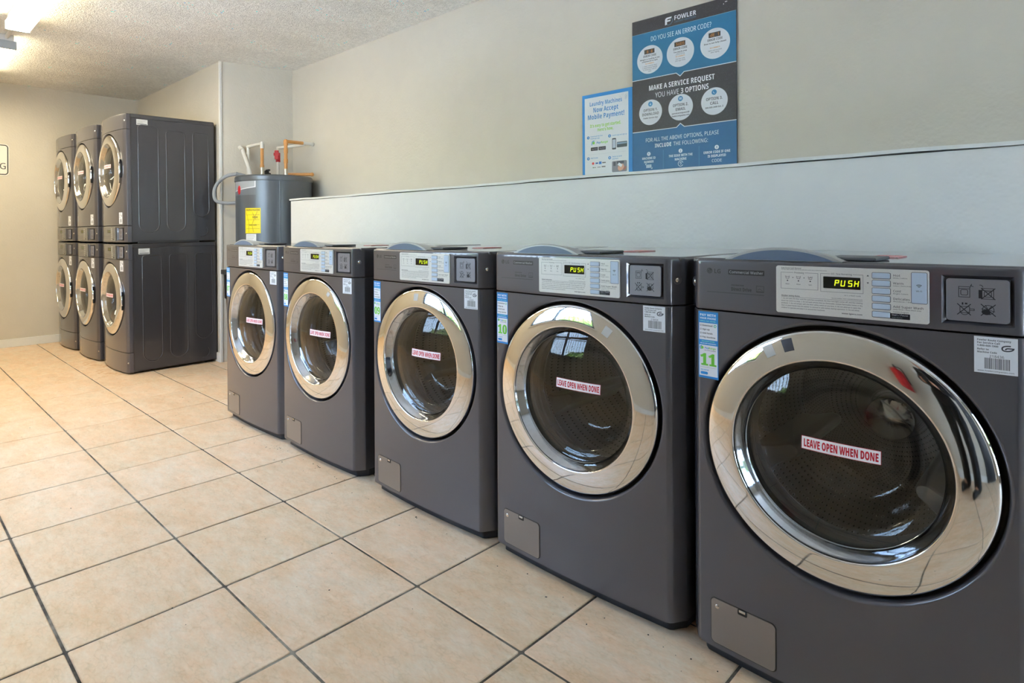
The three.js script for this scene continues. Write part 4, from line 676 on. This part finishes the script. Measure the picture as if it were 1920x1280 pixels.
const smallPoster = canvas(660, 1020, (g, w, h) => {
  g.fillStyle = '#1382cc'; g.fillRect(0, 0, w, h); g.fillStyle = '#e2e6ea'; g.fillRect(34, 40, w - 84, h);
  for (let i = 0; i < 9; i++) { g.strokeStyle = '#c3cdd6'; g.lineWidth = 3; g.beginPath(); g.arc(500 + rnd() * 100, 60 + rnd() * 60, 6 + rnd() * 10, 0, 7); g.stroke(); }
  const B = '#1a77bd', G = '#86c440'; text(g, 'Laundry Machines', 316, 116, 66, B, { align: 'center', bold: true, width: 430 }); text(g, 'Now Accept', 316, 190, 76, B, { align: 'center', bold: true, width: 336 }); text(g, 'Mobile Payment!', 316, 268, 76, B, { align: 'center', bold: true, width: 488 });
  text(g, "It's easy to get started.", 312, 372, 52, G, { align: 'center', bold: true, width: 410 }); text(g, "Here's how.", 312, 424, 52, G, { align: 'center', bold: true, width: 212 });
  const dot = (n, x, y) => { g.fillStyle = B; g.beginPath(); g.arc(x, y, 18, 0, 7); g.fill(); text(g, n, x, y, 24, '#fff', { align: 'center', bold: true }); };
  const logo = (x, y, s) => { g.fillStyle = '#7ac943'; g.beginPath(); g.arc(x + 34 * s, y, 22 * s, 0, 7); g.fill(); g.strokeStyle = '#1b8ad3'; g.lineWidth = 12 * s; g.beginPath(); g.moveTo(x, y + 34 * s); g.lineTo(x + 4 * s, y - 10 * s); g.quadraticCurveTo(x + 10 * s, y - 34 * s, x + 50 * s, y - 32 * s); g.stroke(); text(g, 'Pay', x + 84 * s, y, 46 * s, B, { bold: true, italic: true }); text(g, 'Range', x + 162 * s, y, 46 * s, '#7ac943', { bold: true, italic: true }); };
  dot('1', 82, 504); text(g, 'Download the free', 110, 494, 20, B); text(g, 'PayRange app', 110, 518, 20, B); logo(130, 572, 0.72); g.fillStyle = '#22222e'; rr(g, 116, 622, 96, 40, 6); g.fill(); rr(g, 222, 622, 96, 40, 6); g.fill(); text(g, 'App Store', 130, 642, 17, '#ccd'); text(g, 'Play Store', 234, 642, 17, '#ccd');
  dot('2', 368, 512); text(g, 'Launch app and sign up', 400, 510, 20, B, { width: 190 }); g.fillStyle = '#2a3340'; rr(g, 400, 544, 52, 128, 10); g.fill(); g.fillStyle = '#b9c6d4'; g.fillRect(406, 558, 40, 96); g.fillStyle = '#32404f'; rr(g, 462, 592, 130, 62, 8); g.fill(); g.fillStyle = '#8aa4bd'; g.fillRect(466, 600, 122, 18);
  g.fillStyle = '#c2c9d2'; g.fillRect(80, 704, 500, 2);
  dot('3', 82, 750); text(g, 'Add funds', 112, 748, 22, B); g.fillStyle = '#cf3a3a'; g.beginPath(); g.arc(146, 810, 15, 0, 7); g.fill(); g.fillStyle = '#2553a0'; g.fillRect(180, 802, 34, 16); g.fillStyle = '#1e6fc2'; g.fillRect(226, 794, 34, 30); g.fillStyle = '#555'; g.fillRect(270, 804, 46, 12); g.fillStyle = '#3c7a48'; g.fillRect(142, 852, 14, 12); g.fillStyle = '#777'; g.fillRect(162, 854, 20, 9); g.fillRect(204, 854, 44, 8); g.fillRect(262, 848, 50, 14);
  dot('4', 368, 762); text(g, 'Swipe to send', 400, 752, 20, B); text(g, 'payment', 400, 776, 20, B); g.fillStyle = '#85868f'; rr(g, 398, 806, 190, 124, 14); g.fill(); g.fillStyle = '#4a4d56'; g.fillRect(416, 814, 30, 46); g.fillRect(460, 808, 90, 30); g.fillStyle = '#d8a58f'; g.beginPath(); g.ellipse(512, 880, 44, 34, -0.7, 0, 7); g.fill(); g.fillStyle = '#e8eef4'; g.save(); g.translate(500, 852); g.rotate(0.6); g.fillRect(-26, -16, 54, 32); g.restore(); g.fillStyle = '#a86a62'; g.beginPath(); g.ellipse(560, 894, 26, 14, -0.9, 0, 7); g.fill();
  logo(194, 990, 1.0);
});
{ const edge = std({ color: 0x3a4046, roughness: 0.5 }), tp = std({ map: bigPoster, roughness: 0.42 }), sp = std({ map: smallPoster, roughness: 0.42 });
  const a = thing('instruction_poster', 'tall black and blue poster headed FOWLER, standing on the ledge', 'poster', -1.294, 1.302, ZB + 0.006);
  mesh('poster_board', span(-0.246, 0.246, 0, 0.748, -0.004, 0.0042), edge, a); mesh('poster_print', new THREE.PlaneGeometry(0.492, 0.748).translate(0, 0.374, 0.0047), tp, a);
  const b = thing('payment_poster', 'small blue-bordered poster about mobile payment, left of the tall one', 'poster', -1.6885, 1.302, ZB + 0.004);
  mesh('poster_board', span(-0.1445, 0.1445, 0, 0.443, -0.002, 0.0012), edge, b); mesh('poster_print', new THREE.PlaneGeometry(0.289, 0.443).translate(0, 0.2215, 0.0017), sp, b); }
{ const f = canvas(620, 600, (g, w, h) => { g.fillStyle = '#e9e6dc'; g.fillRect(0, 0, w, h); g.strokeStyle = '#16181a'; g.lineWidth = 17; rr(g, 22, 22, w - 44, h - 44, 50); g.stroke(); text(g, 'G', 522, 420, 160, '#16181a', { align: 'center' }); });
  const s = thing('wall_sign', 'white sign with a black border on the left wall, a letter G showing', 'sign', XL + 0.003, 1.586, -0.967);
  mesh('sign_board', new THREE.ExtrudeGeometry(rrect(-0.3, 0, 0, 0.29, 0.03), { depth: 0.003, bevelEnabled: false, curveSegments: 8 }).rotateY(Math.PI / 2), M.white, s);
  mesh('sign_print', new THREE.ShapeGeometry(rrect(-0.3, 0, 0, 0.29, 0.03), 8).translate(0, 0, 0.0036).rotateY(Math.PI / 2), std({ map: (() => { f.repeat.set(1 / 0.3, 1 / 0.29); f.offset.set(1, 0); return f; })(), roughness: 0.4 }), s); }
// ------------------------------------------------------------------ ceiling lights
const tubeLight = new THREE.Color(1.0, 0.87, 0.60);
function ceilingLight(x0, x1, label) {
  const zc = -0.706, w = 0.128, cx = (x0 + x1) / 2, L = x1 - x0, t = thing('ceiling_light', label, 'light', cx, CEIL, zc);
  mesh('housing', merge([rbox(L - 0.01, 0.045, 0.105, 0.004, 0, -0.0235, 0)]), M.white, t);
  const s = new THREE.Shape(); s.moveTo(-w / 2, -0.05); s.lineTo(-w / 2, -0.084); s.quadraticCurveTo(-w / 2, -0.1, -w / 2 + 0.016, -0.1); s.lineTo(w / 2 - 0.016, -0.1); s.quadraticCurveTo(w / 2, -0.1, w / 2, -0.084); s.lineTo(w / 2, -0.05); s.closePath();
  mesh('light_diffuser', new THREE.ExtrudeGeometry(s, { depth: L - 0.036, bevelEnabled: false }).rotateY(Math.PI / 2).translate(-L / 2 + 0.018, 0, 0), std({ color: 0xf3ead2, emissive: tubeLight, emissiveIntensity: TUBE_GLOW, roughness: 0.5 }), t);
  for (const e of [-1, 1]) mesh('end_cap', rbox(0.017, 0.058, w + 0.006, 0.003, e * (L / 2 - 0.0085), -0.075 + 0.003, 0), std({ color: 0xa9b0b4, roughness: 0.5 }), t);
  const l = new THREE.RectAreaLight(tubeLight, TUBE, L - 0.05, w - 0.01); l.position.set(cx, CEIL - 0.104, zc); l.rotation.x = -Math.PI / 2; scene.add(l);
}
ceilingLight(-4.80, -3.58, 'lit ceiling light with a long clear-edged diffuser, nearer of the two');
ceilingLight(-6.50, -5.28, 'lit ceiling light farther along, its grey end plate showing');
tag(mesh('conduit_pipe', merge([rod([-5.28, CEIL - 0.022, -0.715], [-4.80, CEIL - 0.022, -0.715], 0.0125), rbox(0.02, 0.012, 0.05, 0.003, -5.04, CEIL - 0.006, -0.715)]), M.pipeWhite), 'white conduit along the ceiling joining the two lights', 'conduit');
// ------------------------------------------------------------------ small things
{ const t = thing('trash_bin', 'black plastic bin with a thick rim behind the farthest washer', 'bin', -4.31, 0, -1.955);
  const taper = (w0, w1, y0, y1, r) => { const g = new RoundedBoxGeometry(1, 1, 1, 2, r), p = g.attributes.position; for (let i = 0; i < p.count; i++) { const y = p.getY(i) + 0.5, k = lerp(w0, w1, y); p.setXYZ(i, p.getX(i) * k, lerp(y0, y1, y), p.getZ(i) * k * 0.667); } g.computeVertexNormals(); return g; };
  mesh('bin_body', taper(0.18, 0.225, 0, 0.6, 0.04), M.black, t); mesh('bin_collar', taper(0.25, 0.255, 0.57, 0.76, 0.05), M.black, t); mesh('bin_rim', taper(0.30, 0.30, 0.748, 0.782, 0.06), M.rubber, t); }
{ // crumbs of dirt along the machines
  const g = new THREE.DodecahedronGeometry(0.0035, 0).scale(1, 0.45, 1), n = 150, im = new THREE.InstancedMesh(g, M.black, n), m = new THREE.Matrix4(), q = new THREE.Quaternion(), up = new THREE.Vector3(0, 1, 0);
  for (let i = 0; i < n; i++) { const k = 0.2 + rnd() * rnd() * 0.75; q.setFromAxisAngle(up, rnd() * 6.28); const near = rnd() < 0.7; m.compose(new THREE.Vector3(-4.2 + rnd() * 4.3, 0.0008, near ? -1.455 + rnd() * rnd() * 0.13 : -1.3 + rnd() * 0.9), q, new THREE.Vector3(k * (1 + rnd()), k, k)); im.setMatrixAt(i, m); }
  im.name = 'floor_dirt'; im.userData.kind = 'stuff'; im.castShadow = im.receiveShadow = true; tag(im, 'dark crumbs of dirt scattered on the tiles before the washers', 'dirt'); scene.add(im); }
{ const t = thing('light_switch', 'white wall plate with a switch on the front wall', 'switch', 0.0, 1.24, ZF - 0.006); mesh('switch_plate', rbox(0.072, 0.116, 0.006, 0.002, 0, 0, 0.003), M.white, t); mesh('switch_toggle', rbox(0.01, 0.024, 0.012, 0.002, 0, 0, -0.006), M.white, t); }
{ const t = thing('fire_extinguisher', 'red fire extinguisher hung on the front wall', 'extinguisher', -0.28, 0.70, ZF - 0.09);
  mesh('cylinder', lathe([[0.0001, 0], [0.06, 0.002], [0.07, 0.012], [0.07, 0.30], [0.062, 0.34], [0.03, 0.37], [0.02, 0.375], [0.02, 0.39]], 36, 0.6), M.red, t);
  mesh('valve', merge([rbox(0.03, 0.04, 0.03, 0.006, 0, 0.41, 0), rbox(0.02, 0.01, 0.1, 0.003, 0, 0.435, -0.03), rbox(0.02, 0.01, 0.08, 0.003, 0, 0.412, -0.04)]), M.black, t); mesh('hose', tube([[0.01, 0.41, 0], [0.07, 0.4, -0.01], [0.082, 0.3, 0], [0.078, 0.12, 0]], 0.009, 24, 8), M.black, t);
  mesh('bracket', merge([rbox(0.05, 0.3, 0.02, 0.003, 0, 0.22, 0.078)]), M.steel, t); }
// ------------------------------------------------------------------ outside the window and door
{ const gm = wallTone(208, 210, 210, 0.25), g = new THREE.PlaneGeometry(60, 60).rotateX(-Math.PI / 2); struct('ground_outside', g.translate(-2, -0.16, 0), std({ map: rep(gm, 14), roughness: 0.95 }));
  const bark = std({ color: 0x5a4a38, roughness: 0.9 }), leaf = [0x55722f, 0x6c8638, 0x48642b].map((c) => std({ color: c, roughness: 0.7, side: THREE.DoubleSide }));
  const lg = new THREE.CircleGeometry(0.16, 5).scale(1, 0.6, 1);
  [[-7.2, 11.0, 4.0, 1.6, 'left-hand leafy tree beyond the window'], [-4.2, 12.0, 4.1, 1.8, 'broad leafy tree beyond the middle of the window'], [-1.4, 11.2, 3.7, 1.5, 'smaller leafy tree beyond the window on the right'], [12.5, -1.6, 4.0, 1.7, 'leafy tree beyond the glazed door'], [-10.2, 12.5, 4.1, 1.8, 'farthest leafy tree to the left beyond the window']].forEach(([x, z, h, r, label], k) => {
    const t = thing('tree', label, 'tree', x, -0.16, z, null); delete t.userData.group;
    mesh('trunk', merge([tube([[0, 0, 0], [0.06, h * 0.3, 0.03], [-0.02, h * 0.6, 0]], 0.11, 12, 8), tube([[0, h * 0.4, 0], [r * 0.4, h * 0.7, 0.1]], 0.05, 8, 6), tube([[0, h * 0.38, 0], [-r * 0.4, h * 0.68, -0.1]], 0.05, 8, 6)]), bark, t);
    const n = 1500, im = new THREE.InstancedMesh(lg, leaf[k % 3], n), m = new THREE.Matrix4(), q = new THREE.Quaternion();
    for (let i = 0; i < n; i++) { const u = rnd() * 2 - 1, a = rnd() * 6.283, rr2 = r * Math.cbrt(0.25 + 0.75 * rnd()), c = Math.sqrt(1 - u * u), lump = 1 + 0.22 * Math.sin(a * 5 + u * 7); q.setFromEuler(new THREE.Euler(rnd() * 3, rnd() * 6, rnd() * 3)); m.compose(new THREE.Vector3(rr2 * c * Math.cos(a) * lump, h * 0.66 + rr2 * u * 0.85, rr2 * c * Math.sin(a) * lump), q, new THREE.Vector3(1, 1, 1).multiplyScalar(0.7 + rnd() * 0.7)); im.setMatrixAt(i, m); }
    im.name = 'foliage'; im.userData.kind = 'stuff'; im.castShadow = im.receiveShadow = true; t.add(im);
  }); }
// ------------------------------------------------------------------ the photographer, seen in the door's chrome
const smin = (a, b, k) => { const h = Math.max(0, Math.min(1, 0.5 + 0.5 * (b - a) / k)); return b + (a - b) * h - k * h * (1 - h); };
function capsule(p, A, B, ra, rb) { const bx = B[0] - A[0], by = B[1] - A[1], bz = B[2] - A[2], px = p[0] - A[0], py = p[1] - A[1], pz = p[2] - A[2], h = Math.max(0, Math.min(1, (px * bx + py * by + pz * bz) / (bx * bx + by * by + bz * bz + 1e-9))); return Math.hypot(px - bx * h, py - by * h, pz - bz * h) - lerp(ra, rb, h); }
function body(bones, cell, k = 0.03, cut) { // marching cubes over tapered capsules
  const lo = [1e9, 1e9, 1e9], hi = [-1e9, -1e9, -1e9];
  for (const [A, B, ra, rb] of bones) for (let i = 0; i < 3; i++) { lo[i] = Math.min(lo[i], A[i] - ra, B[i] - rb); hi[i] = Math.max(hi[i], A[i] + ra, B[i] + rb); }
  const size = Math.max(hi[0] - lo[0], hi[1] - lo[1], hi[2] - lo[2]) + 6 * cell, c = [0, 1, 2].map((i) => (lo[i] + hi[i]) / 2), n = Math.max(16, Math.ceil(size / cell)), mc = new MarchingCubes(n, M.black, false, false, 400000);
  mc.isolation = 0;
  const half = size / 2;
  for (let z = 0; z < n; z++) for (let y = 0; y < n; y++) for (let x = 0; x < n; x++) {
    const p = [c[0] + ((x - n / 2) / (n / 2)) * half, c[1] + ((y - n / 2) / (n / 2)) * half, c[2] + ((z - n / 2) / (n / 2)) * half];
    let d = 1;
    for (const [A, B, ra, rb, kk] of bones) { const e = capsule(p, A, B, ra, rb); if (e < d + 0.1) d = smin(d, e, kk ?? k); }
    if (cut) d = cut(p, d);
    mc.field[x + y * n + z * n * n] = -d;
  }
  mc.update();
  const g = new THREE.BufferGeometry(); g.setAttribute('position', new THREE.Float32BufferAttribute(Array.from(mc.positionArray.subarray(0, mc.count * 3)), 3));
  g.scale(half, half, half).translate(...c);
  const m = mergeVertices(g, 1e-5); m.computeVertexNormals(); return m;
}
{ // local frame: the person faces -z, feet at y = 0, origin below the chest
  const yaw = 45.37 * Math.PI / 180, back = 0.30, fx = -Math.sin(yaw), fz = -Math.cos(yaw), px = -fx * back, pz = -fz * back;
  const skin = std({ color: 0xb98a6e, roughness: 0.6 }), cloth = std({ color: 0x16181e, roughness: 0.75 }), denim = std({ color: 0x14161b, roughness: 0.85 }), hairM = std({ color: 0x2a211b, roughness: 0.7 }), shoe = std({ color: 0x0d0d0f, roughness: 0.5 });
  const S = [0.185, 1.335, 0.02], E = [0.27, 1.09, 0.03], Wr = [0.098, 1.035, -0.14];
  const mir = (a, s) => [a[0] * s, a[1], a[2]];
  const torso = [[[0, 0.90, 0.02], [0, 1.10, 0.02], 0.135, 0.125], [[-0.075, 1.12, 0.015], [0.075, 1.12, 0.015], 0.105, 0.105], [[-0.11, 1.27, 0.02], [0.11, 1.27, 0.02], 0.095, 0.095], [[-0.14, 1.345, 0.03], [0.14, 1.345, 0.03], 0.058, 0.058], [[-0.06, 0.9, 0.03], [0.06, 0.9, 0.03], 0.125, 0.125]];
  const legs = [], arms = [];
  for (const s of [-1, 1]) { legs.push([[0.085 * s, 0.87, 0.02], [0.115 * s, 0.47, 0.0], 0.088, 0.058], [[0.115 * s, 0.47, 0.0], [0.125 * s, 0.08, 0.03], 0.056, 0.04], [[0.127 * s, 0.05, 0.03], [0.14 * s, 0.04, -0.13], 0.042, 0.034]); arms.push([mir(S, s), mir(E, s), 0.052, 0.043], [mir(E, s), mir(Wr, s), 0.043, 0.029]); }
  const head = [[[0, 1.40, 0.02], [0, 1.47, -0.005], 0.053, 0.05], [[0, 1.565, 0.0], [0, 1.545, -0.012], 0.088, 0.08], [[0, 1.60, 0.01], [0, 1.60, 0.02], 0.082, 0.082], [[0, 1.485, -0.055], [0, 1.49, -0.05], 0.04, 0.046, 0.02], [[0, 1.545, -0.095], [0, 1.522, -0.112], 0.011, 0.014, 0.012], [[-0.03, 1.575, -0.078], [0.03, 1.575, -0.078], 0.014, 0.014, 0.01], [[-0.018, 1.497, -0.093], [0.018, 1.497, -0.093], 0.008, 0.008, 0.01], [[0.086, 1.545, 0.012], [0.09, 1.57, 0.016], 0.012, 0.016, 0.01], [[-0.086, 1.545, 0.012], [-0.09, 1.57, 0.016], 0.012, 0.016, 0.01]];
  const core = body([...torso, ...legs, ...arms, ...head], 0.0125);
  const hands = [];
  for (const s of [-1, 1]) { // palm beside the camera, four fingers curled round the grip, thumb behind
    const o = [0.098 * s, 1.035, -0.16], pt = (x, y, z) => [o[0] + x * s, o[1] + y, o[2] + z], H = [[mir(Wr, s), pt(0.0, 0.0, -0.01), 0.027, 0.026, 0.012], [pt(0, 0.018, -0.01), pt(-0.004, 0.022, -0.055), 0.014, 0.0125, 0.012], [pt(0, -0.022, -0.01), pt(-0.004, -0.022, -0.05), 0.014, 0.0125, 0.012], [pt(0, 0, -0.01), pt(-0.004, 0, -0.058), 0.017, 0.014, 0.012]];
    [[0.029, 0.036], [0.0095, 0.04], [-0.0105, 0.038], [-0.0295, 0.031]].forEach(([y, l], i) => { const a = pt(-0.004, y, -0.056), b = pt(-0.012, y + 0.002, -0.056 - l * 0.8), c = pt(-0.034, y + 0.002, -0.066 - l * 0.8), d = pt(-0.05, y, -0.056 - l * 0.7); H.push([a, b, 0.0092, 0.0086, 0.005], [b, c, 0.0086, 0.008, 0.003], [c, d, 0.008, 0.007, 0.003]); });
    H.push([pt(-0.008, 0.02, -0.012), pt(-0.03, 0.036, -0.03), 0.0125, 0.0105, 0.008], [pt(-0.03, 0.036, -0.03), pt(-0.05, 0.04, -0.036), 0.0105, 0.0085, 0.003]);
    hands.push(body(H, 0.0042, 0.01));
  }
  const p = mesh('person', merge([core, ...hands]), skin); p.position.set(px, 0, pz); p.rotation.y = yaw;
  tag(p, 'person in a dark jacket and black trousers holding a camera at chest height', 'person');
  const grow = (bs, r) => bs.map(([A, B, a, b, k]) => [A, B, a + r, b + r, k]);
  mesh('jacket', body(grow([...torso, ...arms.map(([A, B, a, b], i) => i % 2 ? [A, [lerp(A[0], B[0], 0.9), lerp(A[1], B[1], 0.9), lerp(A[2], B[2], 0.9)], a, b + 0.004] : [A, B, a, b]), [[0, 1.40, 0.025], [0, 1.415, 0.02], 0.062, 0.058]], 0.016), 0.0125, 0.03), cloth, p);
  mesh('trousers', body(grow([[[-0.06, 0.9, 0.03], [0.06, 0.9, 0.03], 0.122, 0.122], ...legs.filter((_, i) => i % 3 < 2).map(([A, B, a, b], i) => i % 2 ? [A, [B[0], 0.075, B[2]], a, b + 0.02] : [A, B, a, b])], 0.013), 0.0125, 0.03), denim, p);
  for (const s of [-1, 1]) mesh('shoe', body([[[0.127 * s, 0.075, 0.035], [0.127 * s, 0.05, 0.04], 0.045, 0.045], [[0.127 * s, 0.043, 0.045], [0.142 * s, 0.038, -0.15], 0.044, 0.036]], 0.008, 0.02, (q, d) => Math.max(d, 0.003 - q[1])), shoe, p);
  mesh('hair', body([[[0, 1.60, 0.022], [0, 1.585, 0.03], 0.094, 0.092], [[-0.05, 1.55, 0.05], [0.05, 1.55, 0.05], 0.05, 0.05], [[-0.05, 1.645, -0.045], [0.05, 1.645, -0.045], 0.025, 0.025]], 0.008, 0.02), hairM, p);
  for (const s of [-1, 1]) mesh('eye', new THREE.SphereGeometry(0.0095, 12, 8).translate(0.03 * s, 1.562, -0.081), M.white, p);
  const c = thing('photo_camera', 'black camera with a flash unit held by the person', 'camera', fx * -0.1, EYE, fz * -0.1); c.rotation.y = yaw;
  mesh('camera_body', merge([rbox(0.142, 0.095, 0.06, 0.012, 0, -0.012, 0.015), rbox(0.066, 0.04, 0.06, 0.01, 0, 0.045, 0.012), rbox(0.04, 0.09, 0.03, 0.012, 0.055, -0.014, -0.02)]), M.black, c);
  mesh('lens', lathe([[0.0001, -0.02], [0.036, -0.02], [0.037, 0.0], [0.035, 0.02], [0.0385, 0.024], [0.0385, 0.044], [0.036, 0.047], [0.0385, 0.05], [0.041, 0.068], [0.041, 0.078], [0.037, 0.08], [0.035, 0.074], [0.0001, 0.07]], 40, 0.5, true).rotateY(Math.PI), M.dark, c);
  mesh('flash_unit', merge([rbox(0.05, 0.03, 0.04, 0.004, 0, 0.08, 0.02), rbox(0.062, 0.085, 0.042, 0.006, 0, 0.135, 0.022), rbox(0.072, 0.058, 0.1, 0.008, 0, 0.2, 0.0)]), M.black, c);
}
renderer.render(scene, camera);
